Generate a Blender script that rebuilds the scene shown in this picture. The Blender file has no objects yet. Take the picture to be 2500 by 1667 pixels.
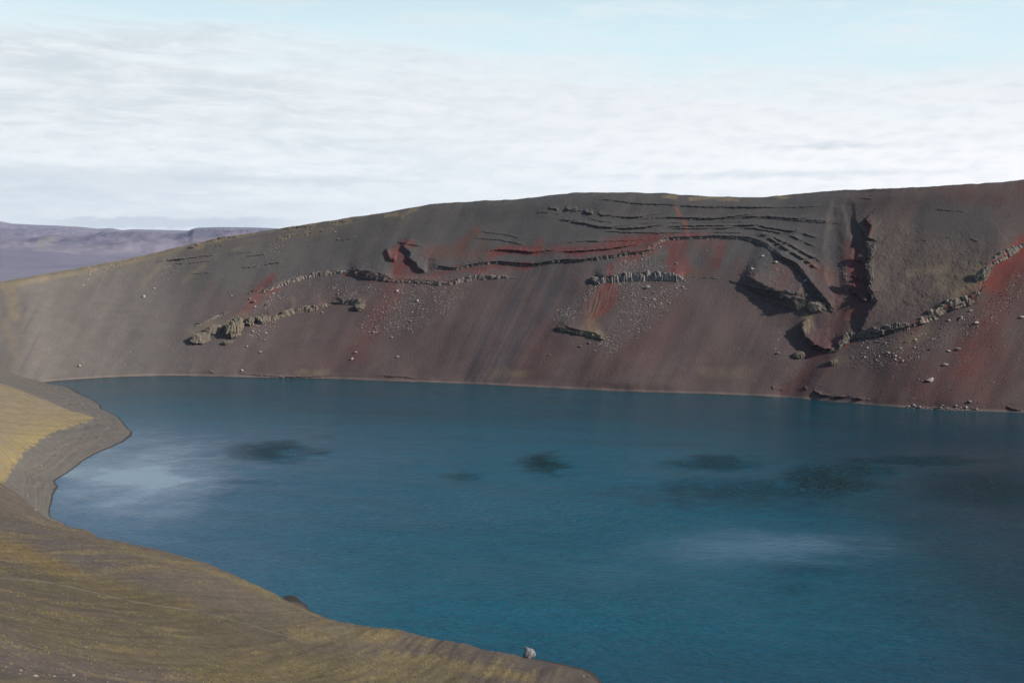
import bpy, math, random
import numpy as np
from mathutils import Vector, Matrix

random.seed(7)
RNG = np.random.default_rng(11)
C = bpy.context.scene.collection
S = bpy.context.scene

# ------------------------------------------------------------------ camera
F = 2680.0; CX, CY = 1250.0, 833.5; HY = 590.0; CH = 90.0
PITCH = math.atan((CY - HY) / F)
cam_d = bpy.data.cameras.new("camera"); cam = bpy.data.objects.new("camera", cam_d); C.objects.link(cam)
cam_d.sensor_width = 36.0; cam_d.lens = 36.0 * F / 2500.0
cam_d.clip_start = 0.5; cam_d.clip_end = 200000.0
cam.location = (0, 0, CH); cam.rotation_euler = (math.pi / 2 - PITCH, 0, 0)
S.camera = cam

# ------------------------------------------------------------------ sun and sky
SUN_AZ = math.radians(104.0)      # clockwise from +Y: from the right, a little behind the camera
SUN_EL = math.radians(31.0)
sd = Vector((math.sin(SUN_AZ) * math.cos(SUN_EL), math.cos(SUN_AZ) * math.cos(SUN_EL), math.sin(SUN_EL)))
sl = bpy.data.lights.new("sun", 'SUN'); sl.energy = 5.0; sl.angle = math.radians(0.5); sl.color = (1.0, 0.93, 0.84)
so = bpy.data.objects.new("sun", sl); C.objects.link(so)
so.rotation_euler = sd.to_track_quat('Z', 'Y').to_euler(); so.location = (300, -200, 400)

S.view_settings.view_transform = 'Standard'; S.view_settings.look = 'None'
S.view_settings.gamma = 1.0; S.view_settings.use_curve_mapping = False
S.view_settings.exposure = 0.02

W = bpy.data.worlds.new("World"); S.world = W; W.use_nodes = True


class NT:
    """small helper round a node tree"""
    def __init__(s, tree): s.t = tree; s.n = tree.nodes; s.l = tree.links
    def new(s, typ, **kw):
        n = s.n.new(typ)
        for k, v in kw.items(): setattr(n, k, v)
        return n
    def put(s, sock, v):
        if isinstance(v, bpy.types.NodeSocket): s.l.new(v, sock)
        elif v is not None: sock.default_value = v
    def math(s, op, a, b=None, c=None, clamp=False):
        n = s.new('ShaderNodeMath', operation=op, use_clamp=clamp)
        s.put(n.inputs[0], a)
        if b is not None: s.put(n.inputs[1], b)
        if c is not None: s.put(n.inputs[2], c)
        return n.outputs[0]
    def sstep(s, x, a, b, lo=0.0, hi=1.0):
        n = s.new('ShaderNodeMapRange', interpolation_type='SMOOTHSTEP')
        s.put(n.inputs[0], x); s.put(n.inputs[1], a); s.put(n.inputs[2], b); s.put(n.inputs[3], lo); s.put(n.inputs[4], hi)
        return n.outputs[0]
    def mix(s, f, a, b, mode='MIX'):
        n = s.new('ShaderNodeMix', data_type='RGBA', blend_type=mode)
        s.put(n.inputs[0], f); s.put(n.inputs[6], a); s.put(n.inputs[7], b)
        return n.outputs[2]
    def comb(s, x, y, z):
        n = s.new('ShaderNodeCombineXYZ'); s.put(n.inputs[0], x); s.put(n.inputs[1], y); s.put(n.inputs[2], z)
        return n.outputs[0]
    def noise(s, vec, scale=1.0, detail=4.0, rough=0.5, dist=0.0):
        n = s.new('ShaderNodeTexNoise'); s.put(n.inputs['Vector'], vec)
        n.inputs['Scale'].default_value = scale; n.inputs['Detail'].default_value = detail
        n.inputs['Roughness'].default_value = rough; n.inputs['Distortion'].default_value = dist
        return n.outputs[0]


def build_world():
    w = NT(W.node_tree); w.n.clear()
    out = w.new('ShaderNodeOutputWorld'); bg = w.new('ShaderNodeBackground')
    sky = w.new('ShaderNodeTexSky', sky_type='NISHITA')
    sky.sun_disc = False; sky.sun_elevation = SUN_EL; sky.sun_rotation = SUN_AZ
    sky.altitude = 600; sky.air_density = 1.0; sky.dust_density = 1.2; sky.ozone_density = 1.0
    tc = w.new('ShaderNodeTexCoord'); sp = w.new('ShaderNodeSeparateXYZ'); w.l.new(tc.outputs['Generated'], sp.inputs[0])
    x, y, z = sp.outputs
    deg = 57.29578
    az = w.math('MULTIPLY', w.math('ARCTAN2', x, y), deg)       # degrees right of +Y
    el = w.math('MULTIPLY', w.math('ARCSINE', z), deg)          # degrees above the horizon
    # -- streaky sheet of altocumulus: long in azimuth, thin in elevation
    # (three scales of noise)
    v1 = w.comb(w.math('MULTIPLY', az, 0.050), w.math('MULTIPLY', w.math('ADD', el, w.math('MULTIPLY', az, 0.02)), 0.42), 0.0)
    n1 = w.noise(v1, 1.0, 7.0, 0.55, 0.5)
    v2 = w.comb(w.math('MULTIPLY', az, 0.20), w.math('MULTIPLY', w.math('ADD', el, w.math('MULTIPLY', az, 0.03)), 1.15), 3.7)
    n2 = w.noise(v2, 1.0, 10.0, 0.68, 0.5)
    v3 = w.comb(w.math('MULTIPLY', az, 0.55), w.math('MULTIPLY', el, 1.9), 9.1)
    n3 = w.noise(v3, 1.0, 6.0, 0.6, 0.2)
    # edge of the sheet: high at the left, lower at the right
    edge = w.math('ADD', w.math('MULTIPLY', az, -0.050), 9.5)
    q = w.math('SUBTRACT', edge, el)
    q = w.math('ADD', q, w.math('MULTIPLY', w.math('SUBTRACT', n1, 0.5), 7.5))
    q = w.math('ADD', q, w.math('MULTIPLY', w.math('SUBTRACT', n2, 0.5), 4.0))
    sheet = w.sstep(q, -2.2, 2.4)
    wisp = w.math('MULTIPLY', w.sstep(w.math('ADD', n2, w.math('MULTIPLY', n1, 0.6)), 0.72, 1.05), 0.7)
    sheet = w.math('MAXIMUM', sheet, wisp)
    # break-up of the sheet overhead so that the sky there stays partly blue
    over = w.sstep(el, 11.0, 26.0)
    sheet = w.math('MULTIPLY', sheet, w.sstep(el, 13.0, 25.0, 1.0, 0.12))
    sheet = w.math('MULTIPLY', sheet, w.sstep(w.math('ABSOLUTE', az), 50.0, 100.0, 1.0, 0.10))
    # thin clear strip above the horizon
    low = w.sstep(w.math('ADD', el, w.math('MULTIPLY', w.math('SUBTRACT', n1, 0.5), 3.0)), 0.6, 3.4)
    low = w.math('MAXIMUM', low, w.sstep(az, -12.0, 2.0, 0.0, 1.0))
    sheet = w.math('MULTIPLY', sheet, w.math('ADD', w.math('MULTIPLY', low, 0.5), 0.5))
    # cloud tone: bright white with grey-lilac undersides, stronger to the left
    leftw = w.sstep(az, 10.0, -22.0, 0.25, 1.0)
    g = w.sstep(w.math('ADD', w.math('MULTIPLY', n2, 0.65), w.math('MULTIPLY', n1, 0.45)), 0.44, 0.70)
    g = w.math('MULTIPLY', g, leftw)
    CW, CG = (8.9, 9.3, 9.5, 1), (6.7, 7.4, 7.9, 1)
    ccol = w.mix(g, CW, CG)
    right_bright = w.mix(w.math('MULTIPLY', w.sstep(az, -6.0, 20.0), w.sstep(el, 9.0, 3.0)), ccol, (9.9, 9.95, 10.0, 1))
    # grey band low at the left
    def band(el0, half, az0, az1, soft, seed, amp=1.0, nscale=0.33):
        nv = w.noise(w.comb(w.math('MULTIPLY', az, nscale), w.math('MULTIPLY', el, nscale * 3.2), seed), 1.0, 7.0, 0.6)
        e = w.math('ABSOLUTE', w.math('SUBTRACT', el, el0))
        d = w.math('SUBTRACT', half, e)
        d = w.math('ADD', d, w.math('MULTIPLY', w.math('SUBTRACT', nv, 0.5), amp))
        m = w.sstep(d, -soft, soft)
        m = w.math('MULTIPLY', m, w.sstep(az, az0 - 2.5, az0 + 2.5))
        return w.math('MULTIPLY', m, w.sstep(az, az1 + 2.5, az1 - 2.5))
    b1 = band(2.9, 0.55, -60, -14.5, 0.45, 1.3, 1.5)
    b2 = band(0.92, 0.26, -23.0, -11.5, 0.12, 5.3, 0.8, 0.9)      # little cumulus strip over the mountains
    b3 = band(3.1, 0.18, -16, -4.5, 0.3, 8.1, 1.2, 0.5)
    b4 = band(3.35, 0.10, 3.5, 21.0, 0.22, 2.2, 1.1, 0.6)
    b5 = band(4.7, 0.12, 13.0, 19.0, 0.18, 6.2, 0.8, 0.8)
    # clear-sky colour: nishita overhead, paler and cyan towards the horizon as photographed through thin veil
    front = w.sstep(w.math('ABSOLUTE', az), 105.0, 50.0)
    blue = w.mix(w.math('MULTIPLY', front, w.sstep(el, 21.0, 9.0, 0.12, 0.92)), sky.outputs[0], w.mix(w.sstep(el, 6.0, 1.5), (7.2, 9.2, 9.8, 1), (8.9, 9.5, 9.7, 1)))
    col = w.mix(sheet, blue, right_bright)
    GB = (5.9, 6.6, 7.2, 1)
    for b, k in ((b1, .45), (b2, .95), (b3, .5), (b4, .45), (b5, .6)):
        col = w.mix(w.math('MULTIPLY', b, k), col, GB)
    col = w.mix(w.math('MULTIPLY', w.sstep(n3, 0.4, 0.75), w.math('MULTIPLY', sheet, 0.42)), col, CG)
    gl = w.sstep(el, 7.0, 0.0, 1.0, 1.18)
    vs = w.new('ShaderNodeVectorMath', operation='SCALE'); w.l.new(col, vs.inputs[0]); w.l.new(gl, vs.inputs['Scale']); col = vs.outputs[0]
    # below the horizon the far plain would be: keep it dim
    col = w.mix(w.sstep(el, -0.2, -3.0), col, (1.6, 1.7, 1.9, 1))
    w.l.new(col, bg.inputs[0]); bg.inputs[1].default_value = 0.102
    w.l.new(bg.outputs[0], out.inputs[0])


build_world()

# ------------------------------------------------------------------ maths helpers
cp, sp_ = math.cos(PITCH), math.sin(PITCH)


def ray(px, py):
    """direction of the ray through a photograph pixel, scaled to y = 1"""
    a = (np.asarray(px, float) - CX) / F; b = (CY - np.asarray(py, float)) / F
    dy = cp + b * sp_; dz = -sp_ + b * cp
    return a / dy, dz / dy


def at_z(px, py, z=0.0):
    tx, tz = ray(px, py); D = (z - CH) / tz
    return np.stack([tx * D, D + 0 * tx, z + 0 * tx], -1)


def at_d(px, py, D):
    tx, tz = ray(px, py); return np.stack([tx * D, D + 0 * tx, CH + tz * D], -1)


def project(P):
    X, Y, Z = P[..., 0], P[..., 1], P[..., 2] - CH
    dep = Y * cp - Z * sp_; up = Y * sp_ + Z * cp
    dep = np.maximum(dep, 0.5)
    return CX + F * X / dep, CY - F * up / dep


def _hash(ix, iy, seed):
    h = (ix.astype(np.int64) * 374761393 + iy.astype(np.int64) * 668265263 + seed * 1442695041) & 0xFFFFFFFF
    h = ((h ^ (h >> 13)) * 1274126177) & 0xFFFFFFFF
    return (h ^ (h >> 16)) & 0xFFFFFFFF


def perlin(x, y, seed=0):
    x = np.asarray(x, float); y = np.asarray(y, float)
    ix = np.floor(x); iy = np.floor(y); fx = x - ix; fy = y - iy
    u = fx * fx * fx * (fx * (fx * 6 - 15) + 10); v = fy * fy * fy * (fy * (fy * 6 - 15) + 10)
    def g(dx, dy):
        a = _hash(ix + dx, iy + dy, seed) * (2 * math.pi / 4294967296.0)
        return np.cos(a) * (fx - dx) + np.sin(a) * (fy - dy)
    a, b, c, d = g(0, 0), g(1, 0), g(0, 1), g(1, 1)
    return ((a + (b - a) * u) * (1 - v) + (c + (d - c) * u) * v) * 1.5


def fbm(x, y, oct=5, seed=0, gain=0.5, lac=2.03):
    s = 0; a = 1; t = 0
    for k in range(oct):
        s = s + a * perlin(x * lac ** k + 17.3 * k, y * lac ** k - 9.1 * k, seed + k); t += a; a *= gain
    return s / t * 1.5


def ridged(x, y, oct=5, seed=0):
    s = 0; a = 1; t = 0
    for k in range(oct):
        s = s + a * (1 - np.abs(perlin(x * 2.1 ** k + 5 * k, y * 2.1 ** k, seed + k)) * 2); t += a; a *= 0.5
    return s / t


def ss(x, a, b):
    t = np.clip((x - a) / (b - a), 0, 1); return t * t * (3 - 2 * t)


def pinterp(x, pts):
    p = np.array(pts, float); return np.interp(x, p[:, 0], p[:, 1])


def smooth_interp(x, pts):
    """monotone cubic through points"""
    p = np.array(pts, float); xs, ys = p[:, 0], p[:, 1]
    h = np.diff(xs); d = np.diff(ys) / h
    m = np.zeros(len(xs)); m[0], m[-1] = d[0], d[-1]
    for i in range(1, len(xs) - 1):
        if d[i - 1] * d[i] > 0:
            w1, w2 = 2 * h[i] + h[i - 1], h[i] + 2 * h[i - 1]
            m[i] = (w1 + w2) / (w1 / d[i - 1] + w2 / d[i])
    x = np.clip(x, xs[0], xs[-1]); k = np.clip(np.searchsorted(xs, x) - 1, 0, len(h) - 1)
    t = (x - xs[k]) / h[k]
    return ((2 * t ** 3 - 3 * t ** 2 + 1) * ys[k] + (t ** 3 - 2 * t ** 2 + t) * h[k] * m[k]
            + (-2 * t ** 3 + 3 * t ** 2) * ys[k + 1] + (t ** 3 - t ** 2) * h[k] * m[k + 1])


def crop(n, pts):
    """coordinates measured in enlarged crops of the photograph -> photograph pixels"""
    ox, oy, k = {1: (400, 450, .3189), 2: (850, 430, .3189), 3: (1300, 430, .3189), 4: (1750, 430, .3827),
                 5: (0, 850, .3189), 6: (0, 1250, .6378), 7: (0, 430, .3189)}[n]
    return [(ox + p[0] * k, oy + p[1] * k) + tuple(p[2:]) for p in pts]


def seg_dist(px, py, pts):
    """distance to a polyline, signed (+ = left of its direction as drawn left to right, i.e. above it), and position along it 0..1"""
    P = np.array([p[:2] for p in pts], float)
    L = np.hypot(*(P[1:] - P[:-1]).T); cum = np.concatenate([[0], np.cumsum(L)])
    acb = np.zeros(px.shape); best = np.full(px.shape, 1e9); sgn = np.ones(px.shape); al = np.zeros(px.shape)
    for i in range(len(P) - 1):
        a, b = P[i], P[i + 1]; d = b - a; L2 = d @ d
        t = np.clip(((px - a[0]) * d[0] + (py - a[1]) * d[1]) / L2, 0, 1)
        qx = px - a[0] - t * d[0]; qy = py - a[1] - t * d[1]
        r = np.hypot(qx, qy); c = d[0] * qy - d[1] * qx
        ac = np.abs(c) / math.sqrt(L2)
        m = (r < best - 1e-6) | ((r < best + 1e-6) & (ac > acb))   # at a corner the more face-on segment decides the side
        acb = np.where(m, ac, acb)
        best = np.where(m, r, best); sgn = np.where(m, np.where(c > 0, -1.0, 1.0), sgn)
        al = np.where(m, (cum[i] + t * L[i]) / cum[-1], al)
    return best, sgn, al


def stroke(px, py, pts, width, soft=1.0):
    """0..1 mask round a polyline"""
    pts = [tuple(p[:2]) for p in pts]
    if len(pts) == 1: pts = pts + [(pts[0][0] + 1, pts[0][1])]
    A = np.array(pts); m = width * (1 + soft) + 4
    sel = (px > A[:, 0].min() - m) & (px < A[:, 0].max() + m) & (py > A[:, 1].min() - m) & (py < A[:, 1].max() + m)
    out = np.zeros(px.shape)
    if sel.any():
        d, _, _ = seg_dist(px[sel], py[sel], pts)
        out[sel] = 1 - ss(d, width * (1 - soft * .7), width * (1 + soft))
    return out


# ------------------------------------------------------------------ mesh helpers
def grid_mesh(name, P, mat, cols=None, uv=None, attrs=None, smooth=True, flip=False):
    nu, nv = P.shape[:2]
    me = bpy.data.meshes.new(name); me.vertices.add(nu * nv)
    me.vertices.foreach_set('co', P.reshape(-1).astype(np.float32))
    idx = np.arange(nu * nv).reshape(nu, nv)
    q = np.stack([idx[:-1, :-1], idx[1:, :-1], idx[1:, 1:], idx[:-1, 1:]], -1).reshape(-1, 4)
    if flip: q = q[:, ::-1]
    n = len(q)
    me.loops.add(n * 4); me.polygons.add(n)
    me.polygons.foreach_set('loop_start', np.arange(0, n * 4, 4, dtype=np.int32))
    me.polygons.foreach_set('loop_total', np.full(n, 4, np.int32))
    me.loops.foreach_set('vertex_index', q.reshape(-1).astype(np.int32))
    me.update(calc_edges=True)
    me.polygons.foreach_set('use_smooth', np.full(n, smooth))
    if cols is not None:
        a = me.color_attributes.new('Col', 'FLOAT_COLOR', 'POINT')
        c4 = np.ones((nu * nv, 4), np.float32); c4[:, :3] = np.clip(cols, 0, 1).reshape(-1, 3)
        a.data.foreach_set('color', c4.reshape(-1))
    for k, v in (attrs or {}).items():
        if v.ndim == 3:
            a = me.attributes.new(k, 'FLOAT_VECTOR', 'POINT'); a.data.foreach_set('vector', v.reshape(-1).astype(np.float32))
        else:
            a = me.attributes.new(k, 'FLOAT', 'POINT'); a.data.foreach_set('value', v.reshape(-1).astype(np.float32))
    me.materials.append(mat)
    o = bpy.data.objects.new(name, me); C.objects.link(o); return o


def poly_mesh(name, V, Fc, mat, cols=None, smooth=False, link=True):
    """V (n,3), Fc list of index tuples"""
    me = bpy.data.meshes.new(name); me.from_pydata([tuple(v) for v in V], [], Fc); me.update()
    if smooth: me.polygons.foreach_set('use_smooth', np.full(len(me.polygons), True))
    if cols is not None:
        a = me.color_attributes.new('Col', 'FLOAT_COLOR', 'POINT')
        c4 = np.ones((len(V), 4), np.float32); c4[:, :3] = cols
        a.data.foreach_set('color', c4.reshape(-1))
    me.materials.append(mat)
    if not link: return me
    o = bpy.data.objects.new(name, me); C.objects.link(o); return o


def fast_mesh(name, V, Q, mat, cols=None, smooth=False):
    """V (n,3) Q (m,k) equal-sided faces"""
    me = bpy.data.meshes.new(name); me.vertices.add(len(V)); me.vertices.foreach_set('co', V.reshape(-1).astype(np.float32))
    m, k = Q.shape
    me.loops.add(m * k); me.polygons.add(m)
    me.polygons.foreach_set('loop_start', np.arange(0, m * k, k, dtype=np.int32))
    me.polygons.foreach_set('loop_total', np.full(m, k, np.int32))
    me.loops.foreach_set('vertex_index', Q.reshape(-1).astype(np.int32)); me.update(calc_edges=True)
    me.polygons.foreach_set('use_smooth', np.full(m, smooth))
    if cols is not None:
        a = me.color_attributes.new('Col', 'FLOAT_COLOR', 'POINT')
        c4 = np.ones((len(V), 4), np.float32); c4[:, :3] = cols
        a.data.foreach_set('color', c4.reshape(-1))
    me.materials.append(mat)
    o = bpy.data.objects.new(name, me); C.objects.link(o); return o


def tag(o, label, cat=None, group=None, kind=None):
    if label: o['label'] = label
    if cat: o['category'] = cat
    if group: o['group'] = group
    if kind: o['kind'] = kind
    return o


# ------------------------------------------------------------------ materials
def ground_mat(name, rough=0.95, fine=2.0, amp=0.5, bump=0.15, streak=None, speck=0.0):
    """vertex base colour x procedural grain; optional fall-line streaks from the 'fall' attribute"""
    m = bpy.data.materials.new(name); m.use_nodes = True
    g = NT(m.node_tree); b = g.n['Principled BSDF']
    b.inputs['Roughness'].default_value = rough; b.inputs['Specular IOR Level'].default_value = 0.15
    vc = g.new('ShaderNodeVertexColor', layer_name='Col')
    geo = g.new('ShaderNodeNewGeometry')
    n1 = g.noise(geo.outputs['Position'], fine, 5.0, 0.65)
    n2 = g.noise(geo.outputs['Position'], fine * 0.13, 5.0, 0.6)
    k = g.math('ADD', g.math('MULTIPLY', n1, amp), g.math('MULTIPLY', n2, amp * 0.8))
    k = g.math('ADD', k, 1.0 - amp * 0.9)
    if streak:
        at = g.new('ShaderNodeAttribute', attribute_name='fall')
        sp = g.new('ShaderNodeSeparateXYZ'); g.l.new(at.outputs['Vector'], sp.inputs[0])
        vec = g.comb(g.math('MULTIPLY', sp.outputs[0], streak[0]), g.math('MULTIPLY', sp.outputs[1], streak[1]), 0.0)
        ns = g.noise(vec, 1.0, 5.0, 0.6)
        k = g.math('ADD', k, g.math('MULTIPLY', g.math('SUBTRACT', ns, 0.5), streak[2]))
    sc = g.new('ShaderNodeVectorMath', operation='SCALE'); g.l.new(vc.outputs[0], sc.inputs[0]); g.l.new(k, sc.inputs['Scale'])
    col = sc.outputs[0]
    if speck:
        vo = g.new('ShaderNodeTexVoronoi', feature='F1'); g.l.new(geo.outputs['Position'], vo.inputs['Vector']); vo.inputs['Scale'].default_value = fine * 1.3
        sm = g.sstep(vo.outputs['Distance'], 0.22, 0.10)
        wn = g.new('ShaderNodeSeparateColor'); g.l.new(vo.outputs['Color'], wn.inputs[0])
        sm = g.math('MULTIPLY', sm, g.sstep(wn.outputs[0], 0.80, 0.86))
        col = g.mix(g.math('MULTIPLY', sm, speck), col, (0.27, 0.25, 0.23, 1))
    g.l.new(col, b.inputs['Base Color'])
    bp = g.new('ShaderNodeBump'); bp.inputs['Strength'].default_value = 0.9; bp.inputs['Distance'].default_value = bump
    g.l.new(n1, bp.inputs['Height']); g.l.new(bp.outputs[0], b.inputs['Normal'])
    return m


def rock_mat(name, col, col2, scale=1.0, bump=0.2, use_vc=False):
    m = bpy.data.materials.new(name); m.use_nodes = True
    g = NT(m.node_tree); b = g.n['Principled BSDF']
    b.inputs['Roughness'].default_value = 0.9; b.inputs['Specular IOR Level'].default_value = 0.2
    geo = g.new('ShaderNodeNewGeometry')
    n1 = g.noise(geo.outputs['Position'], scale, 6.0, 0.65, 0.4)
    n2 = g.noise(geo.outputs['Position'], scale * 5, 4.0, 0.6)
    c = g.mix(g.sstep(n1, 0.35, 0.65), col + (1,), col2 + (1,))
    if use_vc:
        vc = g.new('ShaderNodeVertexColor', layer_name='Col'); c = g.mix(0.85, c, vc.outputs[0])
    k = g.math('ADD', g.math('MULTIPLY', n2, 0.7), 0.62)
    sc = g.new('ShaderNodeVectorMath', operation='SCALE'); g.l.new(c, sc.inputs[0]); g.l.new(k, sc.inputs['Scale'])
    g.l.new(sc.outputs[0], b.inputs['Base Color'])
    bp = g.new('ShaderNodeBump'); bp.inputs['Strength'].default_value = 1.0; bp.inputs['Distance'].default_value = bump
    g.l.new(n2, bp.inputs['Height']); g.l.new(bp.outputs[0], b.inputs['Normal'])
    return m


M_WALL = ground_mat('scoria slope', fine=0.9, amp=0.45, bump=0.22, streak=(0.9, 0.045, 0.03), speck=0.38)
M_NEAR = ground_mat('moss and ash slope', fine=3.0, amp=0.7, bump=0.06, streak=(1.1, 0.045, 0.55), speck=0.55)
M_HILL = ground_mat('distant moor', fine=0.002, amp=0.35, bump=0.0)
M_PLAIN = ground_mat('plain', fine=0.02, amp=0.4, bump=0.0)
M_LEDGE = rock_mat('weathered lava', (0.21, 0.19, 0.165), (0.31, 0.285, 0.25), 0.5, 0.35, use_vc=True)
M_BOULDER = rock_mat('pale lava boulder', (0.33, 0.30, 0.275), (0.45, 0.41, 0.375), 0.8, 0.15)
M_REDBOULDER = rock_mat('reddish boulder', (0.25, 0.16, 0.13), (0.34, 0.24, 0.2), 0.8, 0.15)
M_GREY = rock_mat('grey shore boulder', (0.20, 0.20, 0.20), (0.34, 0.34, 0.34), 3.0, 0.12)

# ================================================================== FAR CRATER WALL
SHORE = [(-2400, 1010), (-600, 985), (-300, 960), (0, 942), (60, 939), (130, 931), (200, 926), (320, 920), (420, 918), (560, 921), (760, 924),
         (950, 931), (1150, 938), (1350, 948), (1550, 957), (1750, 963), (1900, 970), (2050, 982), (2200, 995), (2350, 1003), (2500, 1008), (2700, 1018), (2900, 1030)]
CREST = [(-2400, 760), (-600, 720), (-300, 706), (0, 688), (120, 668), (250, 645), (380, 618), (500, 590), (640, 566), (760, 547), (850, 533), (940, 520),
         (1010, 507), (1060, 499), (1150, 493), (1250, 488), (1330, 480), (1415, 471), (1500, 471), (1620, 473), (1700, 479), (1780, 482),
         (1830, 483), (1890, 480), (1950, 474), (2050, 466), (2150, 462), (2250, 458), (2350, 451), (2430, 447), (2500, 440), (2700, 428), (2900, 420)]

u_in = np.arange(-320, 2900, 1.7)
u_l = -320 - np.geomspace(4, 2000, 60)[::-1]
u_r = 2900 + np.geomspace(4, 6500, 90)
U = np.concatenate([u_l, u_in, u_r]); NU = len(U)
sy = smooth_interp(U, SHORE); cy_ = smooth_interp(U, CREST)
sy = np.where(U > 2900, 1030 + (U - 2900) * 0.165, sy)
tS, zS = ray(U, sy); DS = -CH / zS
tCr, zCr = ray(U, cy_)
# distance of the crest: radial slope of about 31 degrees
slope = smooth_interp(U, [(-2400, .48), (-100, .50), (500, .54), (1000, .57), (1500, .60), (2500, .61), (9500, .60)])
DC = (CH + slope * DS) / (slope - zCr)
DC = np.where(U > 2900, DS * 1.38, DC)
crestZ = np.where(U > 2900, 138.0, CH + zCr * DC)
Sp = np.stack([tS * DS, DS, 0 * DS], -1); Cp = np.stack([tCr * DC, DC, crestZ], -1)
NV_IN = 470
v_in = np.linspace(0, 1, NV_IN)
v_lo = np.array([-0.22, -0.1, -0.05, -0.02, -0.008]); v_hi = 1 + np.array([0.004, 0.01, .02, .04, .08, .14, .25, .5, .9, 1.4, 2.2, 3.5])
V = np.concatenate([v_lo, v_in, v_hi]); NV = len(V)
P = Sp[:, None, :] + (Cp - Sp)[:, None, :] * np.clip(V, -1, 1)[None, :, None]
outdir = (Cp - Sp) * np.array([1, 1, 0]); runl = np.linalg.norm(outdir, axis=1, keepdims=True); outn = outdir / runl
ex = np.clip(V - 1, 0, 9)
P[..., :2] += (outn[:, None, :2] * (ex[None, :, None] * 230))
P[..., 2] -= (np.interp(ex, [0, .02, .08, .25, 1.4, 3.5], [0, .35, 3, 18, 130, 165]))[None, :] * np.clip((P[:, NV_IN + 4, 2] + 45) / 180, 0.3, 1.2)[:, None]
vv = np.clip(V, 0, 1)
P[..., 2] += (-2.2 * np.sin(math.pi * vv) ** 1.0 * (1 - vv) + 2.6 * np.exp(-((vv - .93) / .055) ** 2) * (vv < 1))[None, :]
P[:, V < 0, 2] = (V[V < 0] * 90)[None, :]
inU = ((U > -300) & (U < 2900))
jag = 2.6 * fbm(U / 90, U * 0, 3, 31, gain=.35) * inU; jz = 0.55 * fbm(U / 40, U * 0 + 3, 5, 33) * inU
P[..., :2] += outn[:, None, :2] * (jag[:, None] * np.exp(-np.abs(V) / .035)[None, :])[..., None]
P[..., 2] += jz[:, None] * (np.exp(-((V - 1) / .04) ** 2))[None, :]
PX, PY = project(P)
inner = ((V >= 0) & (V <= 1))[None, :] * np.ones((NU, 1), bool)
inframe = inner & (PX > -330) & (PX < 2910)
# surface normals of the smooth base
dU = np.gradient(P, axis=0); dV = np.gradient(P, axis=1)
N0 = np.cross(dU, dV); N0 /= np.linalg.norm(N0, axis=2, keepdims=True) + 1e-9
N0 *= np.sign(N0[..., 2:3] + 1e-9)
MX, MY = PX * 0.28, PY * 0.28     # roughly metres on the wall
fallA = (PX + 0.52 * (PY - 700)) * .28; fallB = MY
wx = PX + 7 * fbm(PX / 45, PY / 45, 4, 41); wy = PY + 7 * fbm(PX / 45, PY / 45, 4, 43)
wxs = PX + 1.7 * fbm(PX / 9, PY / 9, 3, 45); wys = PY + 1.7 * fbm(PX / 9, PY / 9, 3, 47)

H = np.zeros((NU, NV))
fade = ss(vv, 0, .04)[None, :] * (1 - ss(vv, .96, 1.0))[None, :]


def step(pts, h, L, disp=None, w=None, wob=1.0, taper=.08, off=0.0, rag=0.0):
    """a scarp: a face h metres high whose foot is the polyline; the ground above it stands proud, easing back over L px"""
    global H
    A = np.array([p[:2] for p in pts]); m = L * 3 + 14
    sel = inframe & (PX > A[:, 0].min() - m) & (PX < A[:, 0].max() + m) & (PY > A[:, 1].min() - m) & (PY < A[:, 1].max() + m)
    if not sel.any(): return
    qx_ = PX[sel] + wob * (wxs[sel] - PX[sel]); qy_ = PY[sel] + wob * (wys[sel] - PY[sel])
    d, s, al = seg_dist(qx_, qy_, pts)
    sd = d * s + off
    e = ss(al, 0, taper) * (1 - ss(al, 1 - taper, 1)) if taper else 1.0
    if rag: e = e * (1 - rag * ss(fbm(qx_ / 70 + qy_ / 9, qy_ / 60, 2, 58), .05, .4))
    if disp is None: disp = 1.75 * h
    if w is None: w = max(h / .28, 1.7)
    prof = np.clip(sd / w, 0, 1) * np.exp(-(np.maximum(sd - w, 0) / L) ** 1.25)
    H[sel] += disp * prof * e


# broad relief: fans, hollows and the bulging block at the right
H += 5.0 * fbm(PX / 420, PY / 300, 3, 51) * fade * inner
H += 1.0 * fbm((PX + .5 * PY) / 75, PY / 200, 2, 53) * fade * inner
shf = ss(vv, .0, .05)[None, :]
stk = (.25 + 1.3 * ss(fbm(PX / 130, PY / 90, 3, 56), 0.0, .5))
H += 0.05 * stk * fbm(fallA / 3.0, fallB / 40, 3, 55) * inner * shf
H += 0.16 * fbm(MX / 1.1, MY / 1.1, 3, 57) * inner * shf

LEDGES = {}
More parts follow.
